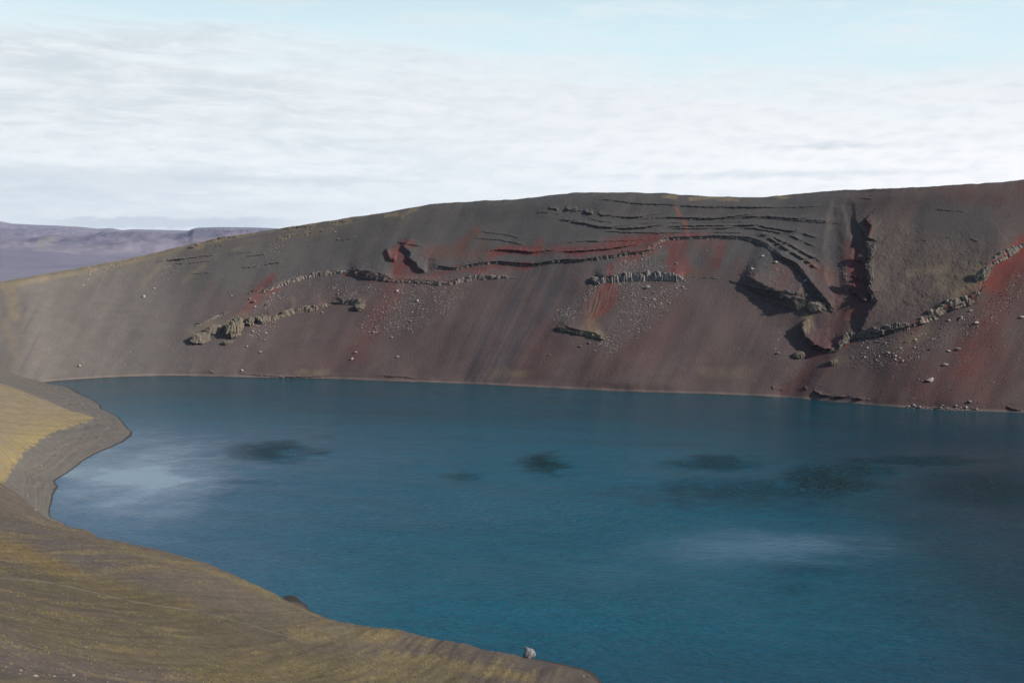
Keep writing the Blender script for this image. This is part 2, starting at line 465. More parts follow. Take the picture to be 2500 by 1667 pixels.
# --- long strata lines high on the wall
thin = [
    (3, [(370, 170), (560, 185), (800, 215), (1050, 225), (1300, 240), (1600, 245), (1900, 240)], 1.1, 16),
    (3, [(50, 320), (250, 345), (420, 375), (520, 395), (700, 408), (870, 400), (960, 392), (1200, 388), (1500, 385), (1700, 385), (1850, 410), (2050, 440), (2300, 520)], 2.2, 12),
    (3, [(500, 300), (640, 318), (790, 325), (950, 320), (1150, 325), (1400, 335), (1600, 320), (1800, 318), (1950, 330), (2150, 345), (2350, 360)], 2.2, 12),
    (3, [(460, 418), (700, 435), (1000, 440), (1250, 438), (1500, 435), (1700, 442)], 1.1, 8),
    (3, [(960, 406), (1200, 408), (1500, 405), (1700, 405), (1830, 430), (1950, 450), (2100, 520), (2220, 570)], 1.7, 8),
    (3, [(760, 370), (1000, 362), (1200, 366), (1450, 356), (1700, 352)], 0.9, 7),
    (3, [(1700, 440), (1830, 470), (1980, 540), (2100, 610), (2220, 665)], 2.2, 9),
    (3, [(1690, 460), (1800, 480), (1850, 510), (1960, 580), (2080, 650), (2200, 735)], 2.8, 10),
    (3, [(120, 250), (200, 266)], 1.6, 8), (3, [(240, 258), (300, 275), (350, 270)], 2.4, 10), (3, [(385, 272), (430, 296), (465, 290)], 2.4, 10),
    (3, [(490, 290), (560, 312), (640, 310)], 1.5, 8), (3, [(20, 285), (120, 284), (220, 298)], .7, 8),
    (3, [(520, 350), (620, 362)], .9, 6), (3, [(430, 330), (540, 352)], .8, 6), (3, [(300, 262), (380, 272)], .7, 6),
    (3, [(250, 515), (400, 500), (540, 508)], .8, 7),
    (2, [(1010, 588), (1080, 580), (1150, 571), (1300, 580), (1450, 598), (1600, 585), (1800, 580), (2000, 565), (2150, 545), (2300, 520)], 2.4, 9),
    (2, [(1180, 560), (1400, 580), (1600, 570)], .8, 5),
    (2, [(950, 480), (1150, 490), (1370, 535)], .8, 8), (2, [(1000, 430), (1200, 450), (1330, 485)], .7, 8),
    (2, [(1800, 505), (2100, 500), (2350, 490)], .8, 6),
    (2, [(370, 514), (450, 522), (600, 552)], 1.6, 8), (2, [(565, 620), (600, 638), (700, 645)], .7, 6),
    (1, [(20, 585), (150, 575), (300, 555), (430, 545)], 1.1, 7), (1, [(50, 615), (170, 612), (250, 600), (430, 582)], 1.3, 7),
    (1, [(580, 646), (700, 635), (820, 615), (920, 598)], 1.5, 8), (1, [(200, 695), (280, 688), (380, 676)], .8, 7),
    (1, [(630, 558), (700, 548), (780, 540)], 1.2, 7), (1, [(480, 545), (560, 530), (700, 520)], .9, 6),
    (1, [(860, 520), (1000, 505), (1150, 470)], .8, 6), (1, [(1350, 435), (1480, 415)], .8, 6), (1, [(390, 478), (460, 470)], .7, 6),
    (1, [(900, 345), (1010, 330), (1130, 318)], 1.0, 7), (1, [(1260, 296), (1330, 290), (1420, 280)], 1.0, 6), (1, [(330, 435), (420, 415), (560, 400)], 1.0, 7),
    (1, [(590, 405), (700, 390)], .8, 6), (1, [(880, 410), (960, 400), (1080, 385), (1270, 350)], .7, 6), (1, [(-60, 600), (20, 585)], 1.0, 7),
    (7, [(1050, 705), (1130, 695)], .7, 6), (7, [(200, 890), (330, 875)], .5, 7), (7, [(180, 1045), (280, 1020)], .6, 6), (7, [(730, 760), (830, 752), (960, 730)], .5, 6),
    (7, [(1270, 655), (1420, 632)], 1.2, 6), (7, [(900, 860), (1040, 850)], .5, 6),
    (1, [(220, 1097), (300, 1060), (400, 1020), (500, 980)], 1.8, 8),
    (4, [(1295, 410), (1340, 415)], 1.2, 6), (4, [(1380, 388), (1500, 398)], 1.2, 6), (4, [(1600, 400), (1680, 425)], .8, 6), (4, [(1380, 215), (1600, 235)], .7, 8),
    (4, [(870, 140), (1000, 150)], .7, 6), (4, [(0, 195), (400, 205), (700, 195)], .7, 8),
    # little wave-cut scarp just above the beach
    (1, [(230, 1438), (290, 1450), (350, 1436), (400, 1465), (470, 1468), (600, 1452), (680, 1462), (900, 1476), (1050, 1478), (1250, 1474), (1400, 1468), (1580, 1472)], 1.3, 6),
    (2, [(0, 1532), (130, 1535), (270, 1530), (330, 1540), (400, 1538), (520, 1556), (700, 1562), (900, 1560)], 1.3, 6),
    (4, [(345, 1330), (360, 1362), (430, 1366)], 1.3, 6), (4, [(612, 1340), (618, 1375), (660, 1402), (740, 1412), (860, 1418), (960, 1432)], 2.0, 7),
    (4, [(550, 1345), (570, 1362)], 1.2, 5), (4, [(1840, 1470), (1880, 1488), (1950, 1500)], 1.0, 5),
]
for n, pts, h, L in thin:
    step(crop(n, pts), h * (.40 if h != 1.3 else .22), L * .5, disp=h * (1.2 if h != 1.3 else .8), wob=1.0, taper=.15, rag=.8)
# --- main ledges: polyline is the foot line of each rock band
LA = crop(1, [(735, 822), (800, 812), (860, 792), (960, 752), (1080, 718), (1170, 700), (1260, 688), (1340, 675), (1420, 672)])
LB = crop(1, [(1400, 690), (1470, 700), (1540, 718), (1640, 728), (1760, 748)])
LC = crop(2, [(310, 800), (440, 812), (600, 820), (680, 828), (820, 818), (900, 802), (1000, 788), (1120, 782), (1265, 770)])
LD = crop(1, [(715, 1050), (800, 1040), (880, 1020), (940, 1005), (1000, 975), (1100, 972), (1200, 945), (1270, 920)])
LE = crop(1, [(1305, 905), (1400, 910), (1480, 918), (1530, 955)])
LF = crop(2, [(385, 540), (455, 592), (437, 630), (498, 675), (525, 718), (560, 742), (612, 745)])
LG = crop(2, [(612, 742), (690, 702), (820, 718), (900, 695), (1050, 672), (1150, 666), (1300, 680), (1420, 686), (1600, 658), (1800, 652), (2000, 625), (2130, 602), (2250, 590), (2340, 556)])
LH = crop(3, [(905, 552), (1000, 492), (1050, 484), (1200, 478), (1400, 472), (1600, 478), (1700, 496), (1780, 530), (1850, 590)])
LI = crop(3, [(1820, 560), (1900, 630), (2010, 680), (2080, 770), (2150, 860), (2230, 950), (2300, 1045)])
LJ = crop(3, [(470, 820), (550, 808), (700, 795), (850, 790), (1000, 790), (1100, 795), (1165, 800)])
LK = crop(3, [(180, 1168), (270, 1185), (360, 1208), (440, 1220), (545, 1245)])
LL = crop(3, [(1560, 815), (1700, 880), (1850, 960), (1980, 1030), (2080, 1062)])
LM = crop(3, [(2120, 1062), (2062, 1110), (2042, 1160), (2078, 1240), (2150, 1305), (2230, 1340), (2330, 1338)])
LN = crop(4, [(832, 242), (880, 292), (945, 382), (942, 425), (985, 505), (950, 565), (975, 645), (965, 722), (1012, 805)])
LO = crop(4, [(762, 1115), (800, 1078), (850, 1040), (905, 1018), (1000, 1012), (1100, 995), (1200, 972), (1260, 955)])
LP = crop(4, [(1260, 950), (1340, 920), (1400, 895), (1460, 850), (1500, 842), (1560, 828), (1640, 800), (1690, 700)])
LQ = crop(4, [(1690, 700), (1760, 560), (1830, 525), (1900, 485), (1965, 430)])
step(LA, 2.6, 15, disp=3.6, taper=.2); step(LB, 4.6, 17, disp=6, taper=.3); step(LC, 2.0, 12, disp=2.6, taper=.2); step(LD, 3.2, 16, disp=4, taper=.2); step(LE, 2.6, 12, disp=3, taper=.25)
step(LF, 2.0, 22, disp=5.0, taper=.12)
step(LG + LH, 1.5, 18, disp=3.8, taper=.04)
step(LI, 3.0, 24, disp=5.5, w=6, wob=1.2, taper=.14); step(LJ, 4.6, 14, disp=5.5, taper=.12); step(LK, 2.6, 14, disp=4.5, taper=.25)
step(LL, 7.0, 42, disp=9.5, wob=1.4, taper=.22); step(LM, 4.0, 30, disp=6.8, w=6, wob=1.6, taper=.2)
step(LN + crop(4, [(955, 860), (930, 940), (900, 985)]) + LO[4:] + LP[1:] + LQ[1:], 4.2, 55, disp=4.8, w=4, wob=1.8, taper=.08)
step(LO[:4], 3.0, 14, disp=4.5, taper=.3)
step(crop(2, [(272, 560), (290, 620), (315, 655), (370, 660)]), 2.0, 14, disp=4.5, taper=.1)
step(crop(4, [(935, 275), (975, 320), (950, 400)]), 2, 16, disp=5, w=4, taper=.1)
step(crop(4, [(870, 530), (930, 560), (960, 700), (975, 765)]), 3, 26, disp=4, w=5, wob=2, taper=.1)
step(crop(4, [(835, 720), (890, 765), (950, 812)]), 3, 16, disp=3.5, w=4, wob=2, taper=.1)
step(crop(4, [(855, 640), (900, 655), (950, 690)]), 2, 14, disp=2.6, w=3, wob=2, taper=.1)
# deep notch of the gully itself and its head
for pts, wd, dep in ((crop(4, [(840, 190), (850, 280), (885, 400), (900, 500), (905, 640), (900, 760), (860, 900)]), 8, 1.4),
                     (crop(4, [(780, 200), (760, 330), (745, 500), (760, 700)]), 14, 1.2),
                     (crop(4, [(800, 900), (700, 1060), (560, 1250), (430, 1400)]), 22, 1.6),
                     (crop(3, [(2300, 300), (2290, 600), (2330, 860)]), 12, 1.2)):
    H -= dep * stroke(wx, wy, pts, wd, 1.0) * inner
# rough lichen-grown mass at the right
mass = stroke(wx, wy, crop(4, [(1150, 480), (1250, 700), (1400, 600), (1550, 560)]), 75, .7) * inner
H += mass * (0.32 * fbm(MX / 1.6, MY / 1.3, 4, 61) + 0.6 * fbm(MX / 7, MY / 5, 3, 63))
# small gullies carved in the red tuff
red_gul = stroke(wx, wy, crop(3, [(540, 850), (450, 1010)]), 26, .5) * inner
H += red_gul * 0.9 * ridged((PX + .35 * PY) / 9, PY / 60, 3, 65)
# rubbly outcrops along the left skyline
rub = (stroke(wx, wy, crop(1, [(330, 430), (560, 398)]), 5) + stroke(wx, wy, crop(1, [(900, 345), (1140, 320)]), 6) + stroke(wx, wy, crop(1, [(1270, 295), (1420, 278)]), 5)
       + stroke(wx, wy, crop(1, [(880, 410), (1280, 350)]), 5))
H += np.clip(rub, 0, 1) * 0.9 * ridged(MX / 2.5, MY / 1.5, 3, 67) * inner
TOC = np.array([0, 0, CH]) - P; TOC /= np.linalg.norm(TOC, axis=2, keepdims=True)
P = P + TOC * H[..., None]

# ---- base colours of the wall
def mixc(c, col, m): return c + (np.array(col) - c) * np.clip(m, 0, 1)[..., None]

col = np.zeros((NU, NV, 3)) + np.array([0.107, 0.099, 0.096])
nlo = fbm(PX / 160, PY / 110, 4, 71); nst = fbm(fallA / 9, fallB / 70, 5, 73); nst2 = fbm(fallA / 3.2, fallB / 45, 4, 74); nmid = fbm(PX / 30, PY / 30, 4, 75)
vfrac = vv[None, :] + 0 * PX
low = (1 - ss(vfrac + .08 * nlo, .45, .66)) * ss(PX, 300, 620)
col = mixc(col, (0.132, 0.092, 0.087), low * .85)                       # mauve-brown talus
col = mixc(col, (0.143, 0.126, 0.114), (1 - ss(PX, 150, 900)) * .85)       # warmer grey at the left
col = mixc(col, (0.128, 0.115, 0.098), (1 - ss(PX, 500, 1400)) * ss(vfrac, .82, .98) * .6)
col = mixc(col, (0.142, 0.122, 0.106), ss(nst, .02, .35) * .14 * stk)
col = mixc(col, (0.080, 0.079, 0.082), ss(-nst, .0, .32) * .20 * stk)
col = mixc(col, (0.125, 0.072, 0.068), ss(nst2, .10, .5) * ss(PX, 700, 1100) * low * .30)
col = mixc(col, (0.085, 0.080, 0.084), stroke(wx, wy, [(1330, 700), (1200, 880)], 75, .7) * ss(nst2, -.2, .25) * .75)
# right-hand part is browner
col = mixc(col, (0.108, 0.080, 0.073), ss(PX, 1980, 2150) * .75)
col = mixc(col, (0.116, 0.094, 0.081), mass * (.55 + .4 * nmid))
col = mixc(col, (0.130, 0.110, 0.086), mass * ss(nmid, .12, .4) * .5)
col = mixc(col, (0.080, 0.077, 0.078), stroke(wx, wy, crop(4, [(1400, 270), (1650, 290)]), 42, .8) * .7)
RED = (0.185, 0.052, 0.047); DRED = (0.125, 0.047, 0.045); ORG = (0.158, 0.076, 0.060); PALE = (0.205, 0.120, 0.098)
reds = [
    (2, [(385, 560), (400, 640), (370, 720), (420, 770)], 15, RED, .85), (2, [(440, 650), (500, 740)], 10, RED, .9), (2, [(300, 600), (390, 680)], 8, RED, .8), (2, [(420, 505), (480, 520)], 9, RED, .7),
    (2, [(340, 760), (560, 790), (700, 770)], 8, PALE, .7),
    (2, [(620, 760), (800, 720), (960, 700)], 7, RED, .65), (2, [(980, 720), (1100, 690), (1240, 690), (1380, 690)], 10, RED, .75), (2, [(980, 740), (1240, 735)], 8, PALE, .5),
    (2, [(600, 590), (750, 600), (900, 600), (980, 590)], 22, ORG, .45), (2, [(970, 425), (900, 480), (840, 560)], 12, ORG, .75), (2, [(600, 580), (800, 570), (960, 620)], 10, ORG, .4),
    (2, [(1050, 500), (1040, 640)], 12, ORG, .35), (2, [(1460, 500), (1450, 560)], 10, RED, .6),
    (2, [(1080, 600), (1200, 560), (1450, 575), (1800, 560), (2100, 520), (2350, 480)], 12, RED, .8), (2, [(2000, 510), (2350, 460)], 12, RED, .5), (2, [(1700, 600), (2100, 580), (2330, 540)], 7, RED, .55),
    (2, [(2080, 640), (2250, 610), (2345, 580)], 6, RED, .8),
    (3, [(720, 600), (840, 585), (1000, 520)], 6, RED, .85), (3, [(600, 720), (740, 660), (950, 570)], 14, PALE, .5), (3, [(590, 690), (600, 750)], 9, RED, .6),
    (3, [(1060, 520), (1080, 610), (1060, 720)], 15, RED, .75), (3, [(1150, 510), (1160, 620), (1170, 730)], 17, RED, .8), (3, [(1000, 450), (1180, 440), (1350, 448)], 4.5, RED, .6),
    (3, [(1100, 240), (1140, 320), (1180, 380), (1205, 460)], 4.5, (0.26, .11, .08), .85), (3, [(1090, 160), (1110, 250)], 5, PALE, .35),
    (3, [(1300, 520), (1440, 520), (1420, 600)], 18, ORG, .6), (3, [(1340, 640), (1380, 700), (1300, 740), (1200, 740)], 14, ORG, .55), (3, [(1440, 560), (1400, 680)], 10, RED, .5), (3, [(1600, 640), (1580, 740)], 12, ORG, .4),
    (3, [(580, 820), (620, 900), (560, 1000)], 14, RED, .7), (3, [(500, 880), (440, 960), (420, 1050)], 16, ORG, .7), (3, [(560, 900), (520, 1030), (440, 1130)], 13, (0.19, .075, .05), .7),
    (3, [(1060, 700), (1120, 740)], 8, DRED, .7),
    (3, [(1900, 700), (1960, 740), (1900, 830)], 22, ORG, .5), (3, [(2130, 680), (2230, 730), (2280, 790)], 12, (0.2, .09, .07), .6),
    (4, [(960, 290), (965, 350)], 8, DRED, .9), (4, [(870, 480), (900, 600), (900, 750), (880, 860)], 26, DRED, .9), (4, [(860, 540), (880, 680)], 10, RED, .7),
    (4, [(800, 900), (720, 1020), (660, 1100)], 26, DRED, .8), (4, [(640, 1130), (560, 1280), (430, 1380)], 16, DRED, .5), (4, [(820, 440), (780, 800)], 12, DRED, .5),
    (4, [(1960, 440), (1850, 540), (1760, 620), (1710, 690)], 22, (0.24, .046, .034), .85), (4, [(1950, 530), (1860, 600), (1780, 680)], 26, (0.21, .048, .036), .75), (4, [(1560, 740), (1620, 720)], 8, RED, .7),
    (4, [(1900, 640), (1800, 820), (1700, 1000), (1600, 1180)], 42, (0.14, .044, .039), .65), (4, [(1650, 1150), (1500, 1350), (1350, 1400)], 50, DRED, .65), (4, [(1300, 1200), (1100, 1350)], 60, DRED, .4),
    (4, [(1830, 1180), (1700, 1400)], 50, DRED, .5), (4, [(1250, 960), (1180, 1150)], 22, DRED, .45), (4, [(820, 1080), (860, 1060)], 6, RED, .7), (4, [(1480, 820), (1490, 790)], 7, RED, .7),
    (4, [(700, 1200), (500, 1380)], 30, DRED, .45), (3, [(1080, 1050), (900, 1300), (500, 1500)], 40, DRED, .35), (3, [(200, 1250), (50, 1500)], 30, DRED, .35), (2, [(1500, 1200), (1350, 1500)], 30, DRED, .45),
    (1, [(830, 705), (760, 770), (700, 820)], 7, RED, .8), (1, [(860, 800), (700, 880), (640, 960), (560, 1010)], 10, (0.19, .08, .07), .75), (1, [(740, 820), (860, 800)], 6, RED, .55),
    (1, [(1370, 690), (1420, 700)], 7, RED, .75), (1, [(1560, 730), (1660, 740)], 8, RED, .5),
    (1, [(1780, 790), (1700, 900), (1600, 1100), (1480, 1300)], 24, (0.17, .065, .06), .6), (1, [(340, 790), (390, 780)], 12, ORG, .25), (1, [(370, 890), (420, 880)], 14, ORG, .2), (1, [(1480, 570), (1440, 600)], 10, ORG, .2),
    (1, [(1480, 1200), (1200, 1400)], 60, (0.14, .085, .08), .4),
    (4, [(1450, 100), (1600, 130)], 22, DRED, .3), (4, [(1600, 110), (1900, 130)], 26, DRED, .3), (4, [(1920, 60), (1960, 80)], 14, DRED, .5),
]
rn = ss(fbm(fallA / 2.6, fallB / 14, 5, 77) + .35, -.25, .55)
for n, pts, wd, cc, k in reds:
    pts = crop(n, pts); m = stroke(wx, wy, pts, wd * .8, 1.0)
    if wd >= 22 and cc is DRED: k = k * .8
    col = mixc(col, cc, m * k * (.35 + .6 * rn + .25 * nmid))
TAN = (0.225, 0.178, 0.112)
tans = [(7, [(30, 830), (80, 900), (110, 1000), (115, 1070)], 13, .5), (7, [(0, 800), (160, 815)], 7, .6), (7, [(40, 1100), (130, 1400)], 12, .25), (7, [(1560, 680), (1400, 800)], 5, .5), (7, [(1230, 680), (1100, 820)], 7, .35),
        (3, [(1010, 150), (1100, 170)], 3.5, .8), (3, [(1200, 172), (1380, 176), (1580, 182)], 3.5, .9), (3, [(1850, 160), (1975, 150)], 3.5, .9), (1, [(1820, 245), (1930, 200)], 5, .6),
        (1, [(1700, 245), (1780, 235)], 4, .7), (1, [(900, 340), (1140, 318)], 5, .55), (1, [(1270, 295), (1420, 278)], 5, .7), (1, [(330, 430), (560, 398)], 6, .75), (1, [(200, 480), (280, 465)], 7, .8),
        (1, [(880, 410), (1280, 350)], 6, .35), (1, [(980, 870), (990, 950)], 7, .4), (1, [(600, 470), (530, 500)], 4, .4), (2, [(540, 240), (420, 300)], 5, .35),
        (4, [(1500, 780), (1640, 680), (1700, 600)], 12, .55), (4, [(1450, 690), (1700, 560)], 22, .25), (4, [(1240, 620), (1480, 590)], 10, .4), (4, [(780, 1180), (840, 1165)], 10, .45), (4, [(1340, 1000), (1150, 1090)], 16, .3),
        (3, [(380, 1180), (560, 1240)], 9, .6), (3, [(420, 1080), (450, 1160)], 16, .4), (3, [(2090, 1080), (2140, 1100), (2090, 1180)], 9, .9), (3, [(2120, 980), (2260, 1020)], 9, .55),
        (2, [(1080, 1520), (1200, 1480)], 10, .3), (3, [(1300, 1500), (1640, 1500)], 12, .3), (2, [(1140, 1540), (1400, 1500)], 9, .35),
        (1, [(500, 1080), (620, 1010)], 12, .55), (1, [(230, 1120), (420, 1060)], 12, .4), (1, [(950, 1450), (1250, 1440)], 7, .35)]
for n, pts, wd, k in tans:
    col = mixc(col, TAN, stroke(wx, wy, crop(n, pts), wd * .9, .9) * k * (.55 + .6 * ss(nmid, -.4, .4)))
# tan strip of grassy rim along the left skyline, on both sides of the crest
cyc = np.repeat(cy_[:, None], NV, 1)
rimw = np.interp(PX, [-300, 0, 350, 600, 800, 1000], [22, 20, 13, 6, 3, 2])
rim = (1 - ss(PY - cyc, rimw * .6, rimw * 1.25)) * (PX < 1050) * (vfrac > .5)
col = mixc(col, (0.195, 0.160, 0.112), rim * (1 - ss(PX, 500, 1000) * .6) * (.75 + .5 * nmid))
col = mixc(col, (0.155, 0.135, 0.100), (V[None, :] > 1) * np.ones((NU, 1)) * .8)
# beach strip
syc = np.repeat(sy[:, None], NV, 1)
bch = (1 - ss(syc - PY, 4, 8)) * (V[None, :] > -.01)
col = mixc(col, (0.195, 0.155, 0.135), bch * .85)
col = mixc(col, (0.060, 0.052, 0.048), (1 - ss(syc - PY, .6, 1.8)) * (V[None, :] > -.05))
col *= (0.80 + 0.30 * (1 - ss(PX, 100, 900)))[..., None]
fallv = np.stack([fallA, fallB, 0 * fallA], -1)
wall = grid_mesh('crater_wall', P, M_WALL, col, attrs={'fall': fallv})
tag(wall, 'grey and red scoria slope rising from the far shore to the crater rim', kind='structure')
PX2, PY2 = project(P)


def wall_pick(px, py):
    """point of the finished wall seen at a photograph pixel, and its outward normal"""
    i = int(np.clip(np.searchsorted(U, px), 1, NU - 1)); rows = slice(5, 5 + NV_IN)
    yy = PY2[i, rows]; k = np.where((yy[:-1] >= py) & (yy[1:] < py))[0]
    j = int(k[0]) if len(k) else int(np.argmin(np.abs(yy - py)))
    j += 5
    return P[i, j].copy(), N0[i, j].copy(), i, j


# ================================================================== NEAR SLOPE, SPUR AND LAKE BED
ctrl = []
GUARD = [(64, 335, 7), (100, 340, 4), (20, 330, 12), (125, 345, 1.5), (64, 350, 4), (160, 335, 1.0), (140, 350, 0.0)]
def cz(px, py, z): ctrl.append(at_z(px, py, z))
def cd(px, py, D): ctrl.append(at_d(px, py, D))
def cw(x, y, z): ctrl.append(np.array([x, y, z], float))
# visible shoreline of the near side, from the bottom edge of the picture to the bay and the spur
for p in [(1473, 1667), (1448, 1642), (1403, 1626), (1340, 1613), (757, 1490), (748, 1474), (725, 1461), (702, 1453), (132, 1268), (121, 1250), (128, 1215), (142, 1185), (170, 1150), (215, 1118),
          (262, 1096), (300, 1078), (321, 1062), (312, 1043), (296, 1025), (272, 1008), (250, 998)]: cz(*p, 0.0)
# hidden foot of the convex slope
for p in [(660, 1468), (540, 1450), (420, 1425), (300, 1392), (200, 1335), (860, 1528), (980, 1548), (1120, 1574), (1240, 1600)]: cz(*p, 0.0)
# silhouette of the near slope against the lake
for p in [(134, 1272, 6)]: cz(*p)
for p in [(0, 1182, 285), (40, 1208, 300), (64, 1222, 310), (100, 1246, 320), (230, 1302, 290), (332, 1333, 270), (450, 1366, 257), (561, 1400, 252), (675, 1450, 253), (715, 1474, 251)]: cd(*p)
for p in [(20, 1204, 275), (60, 1234, 283), (100, 1259, 295), (130, 1283, 300), (165, 1288, 285), (205, 1306, 270), (260, 1324, 255), (60, 1258, 258), (120, 1300, 262)]: cd(*p)
cz(823, 1521, 3.0); cz(925, 1531, 5.0); cz(976, 1538, 4.5); cz(1116, 1566, 3); cz(1244, 1594, 1.2)
# body of the near slope
for px, py, D in [(0, 1667, 72), (0, 1560, 98), (0, 1480, 125), (0, 1400, 158), (0, 1320, 192), (0, 1250, 234), (60, 1265, 252),
                  (200, 1667, 95), (200, 1500, 148), (200, 1400, 185), (200, 1330, 212), (400, 1667, 120), (400, 1560, 152), (400, 1460, 188), (400, 1400, 208),
                  (700, 1667, 163), (700, 1580, 190), (650, 1500, 214), (1000, 1667, 194), (1000, 1600, 218), (850, 1570, 210), (1250, 1667, 209), (1380, 1667, 215)]: cd(px, py, D)
for p in [(1340, 1640, 1.8), (1420, 1652, .9), (1300, 1625, 1.2), (1445, 1667, .8)]: cz(*p)
# bay behind the near slope and the yellow spur
for p in [(75, 1210, 3), (30, 1168, 6), (40, 1140, 6), (90, 1130, 5), (10, 1110, 11), (100, 1085, 7), (170, 1095, 3), (180, 1045, 5), (240, 1030, 3), (270, 1045, 2), (60, 1060, 11), (0, 1040, 15), (120, 1010, 9),
          (0, 985, 17), (60, 965, 11), (150, 972, 5), (0, 940, 18), (200, 984, 2.5), (60, 941, 7)]: cz(*p)
# out of the picture: rim under the camera, slopes left and right, lake bed
for p in [(0, 0, 88.2), (-10, 0, 88.3), (12, 0, 88.0), (0, -30, 86), (0, 30, 76), (0, 60, 63), (5, 100, 45), (10, 150, 26), (-60, 0, 92), (-60, 60, 76), (-150, 0, 95), (-150, 100, 82), (-150, 200, 55), (-250, 200, 85),
          (-200, 300, 38), (-330, 300, 80), (-300, 400, 50), (-420, 420, 85), (-300, 500, 32), (-380, 560, 50), (-480, 560, 85), (-340, 640, 25), (-420, 700, 50), (-600, 300, 60), (-300, -100, 60), (0, -200, 40),
          (60, 0, 86), (60, 80, 50), (80, 150, 22), (60, 195, 0), (120, 180, 0), (200, 170, 0), (300, 150, 0), (150, 80, 42), (150, 0, 84), (300, 60, 45), (300, -20, 88), (420, 110, 0), (520, 60, 20), (450, 0, 80), (300, -200, 40), (600, -60, 90),
          (60, 300, -9), (-60, 330, -9), (-60, 450, -14), (-120, 420, -8), (100, 450, -18), (250, 300, -18), (400, 300, -16), (-100, 560, -16), (-150, 640, -14), (0, 640, -14), (-220, 680, -8), (200, 560, -16), (300, 500, -12), (-130, 500, -9), (-20, 290, -5), (550, 400, -10), (600, 200, -8),
          (-270, 690, -2), (-300, 700, 0)]: cw(*p)
for px_, D_, z_ in GUARD:
    q_ = at_d(px_, 1200, D_); q_[2] = z_; ctrl.append(q_)
ctrl = np.array(ctrl)


def tps_fit(c):
    n = len(c); xy = c[:, :2] / 100
    r = np.linalg.norm(xy[:, None] - xy[None], axis=2); K = np.where(r > 0, r * r * np.log(r + 1e-12), 0) + np.eye(n) * 2e-4
    A = np.zeros((n + 3, n + 3)); A[:n, :n] = K; A[:n, n] = 1; A[:n, n + 1:] = xy; A[n:, :n] = A[:n, n:].T
    b = np.zeros(n + 3); b[:n] = c[:, 2]
    return xy, np.linalg.solve(A, b)


TX, TW = tps_fit(ctrl)


def tps(x, y):
    sh = np.shape(x); q = np.stack([np.ravel(x), np.ravel(y)], -1) / 100
    out = np.empty(len(q)); n = len(TX)
    for i in range(0, len(q), 20000):
        p = q[i:i + 20000]
        r2 = (p[:, None, 0] - TX[None, :, 0]) ** 2 + (p[:, None, 1] - TX[None, :, 1]) ** 2
        out[i:i + 20000] = (0.5 * r2 * np.log(r2 + 1e-12)) @ TW[:n] + TW[n] + p @ TW[n + 1:]
    return out.reshape(sh)


def near_h(x, y, z0=None):
    z = tps(x, y) if z0 is None else z0
    k = ss(z, -.5, 3)
    z = z + (0.26 * fbm(x / 22, y / 22, 4, 81) + 0.12 * fbm(x / 3.2, y / 3.2, 3, 83)) * (.06 + .94 * k)
    z = z + 0.35 * fbm((x * .98 - y * .18) / 5, (x * .18 + y * .98) / 60, 3, 85) * k
    z = z + 0.10 * fbm(x / 6, y / 6, 3, 87) + 0.045 * fbm(x / .9, y / .9, 2, 89) * k
    # terraces left by old water levels
    t = np.clip(z, -1, 4.0); z = z + 0.09 * ss(y, 300, 330) * np.sin(t * 5.2 + 1.5 * fbm(x / 30, y / 30, 2, 88)) * (1 - ss(t, 3.0, 4.0)) * ss(t, -.2, .4)
    return z


un = np.concatenate([np.linspace(-100, -28, 90)[:-1], np.linspace(-28, 6, 1150), np.linspace(6, 100, 190)[1:]])   # azimuth, degrees
rn_ = np.concatenate([np.linspace(1, 58, 40)[:-1], np.geomspace(58, 330, 620), np.linspace(330, 800, 420)[1:]])
AZ, RR = np.meshgrid(np.radians(un), rn_, indexing='ij')
NX, NY = RR * np.sin(AZ), RR * np.cos(AZ)
NZ = near_h(NX, NY)
# left of the bay the spur runs up into the far wall: keep the sheet under that wall
NP = np.stack([NX, NY, NZ], -1)
npx, npy = project(NP)
far = NY > 330
nc = np.zeros(NX.shape + (3,)) + np.array([0.130, 0.106, 0.083])
d1 = (NX * .98 - NY * .18); d2 = (NX * .18 + NY * .98)
ns1 = fbm(d1 / 4.5, d2 / 55, 5, 91); ns2 = fbm(d1 / 1.3, d2 / 16, 4, 92); nb = fbm(NX / 18, NY / 18, 4, 93); nf = fbm(NX / 1.2, NY / 1.2, 4, 94); nf2 = fbm(NX / .35, NY / .7, 3, 95)
nwx = npx + 10 * nb + 14 * nf + 10 * nf2; nwy = npy + 5 * fbm(NX / 12, NY / 12, 3, 96) + 5 * ns2 + 8 * nf + 7 * nf2
MOSS = (0.225, 0.178, 0.078); OLIVE = (0.108, 0.088, 0.052); GREY = (0.112, 0.100, 0.092)
moss = ss(ns1 * .6 + ns2 * .4 + nb * .3 + .3 * nf + .25 * nf2, .10, .62) * .62 * (~far)
nc = mixc(nc, (0.140, 0.120, 0.094), ss(nb, -.2, .4) * .5)
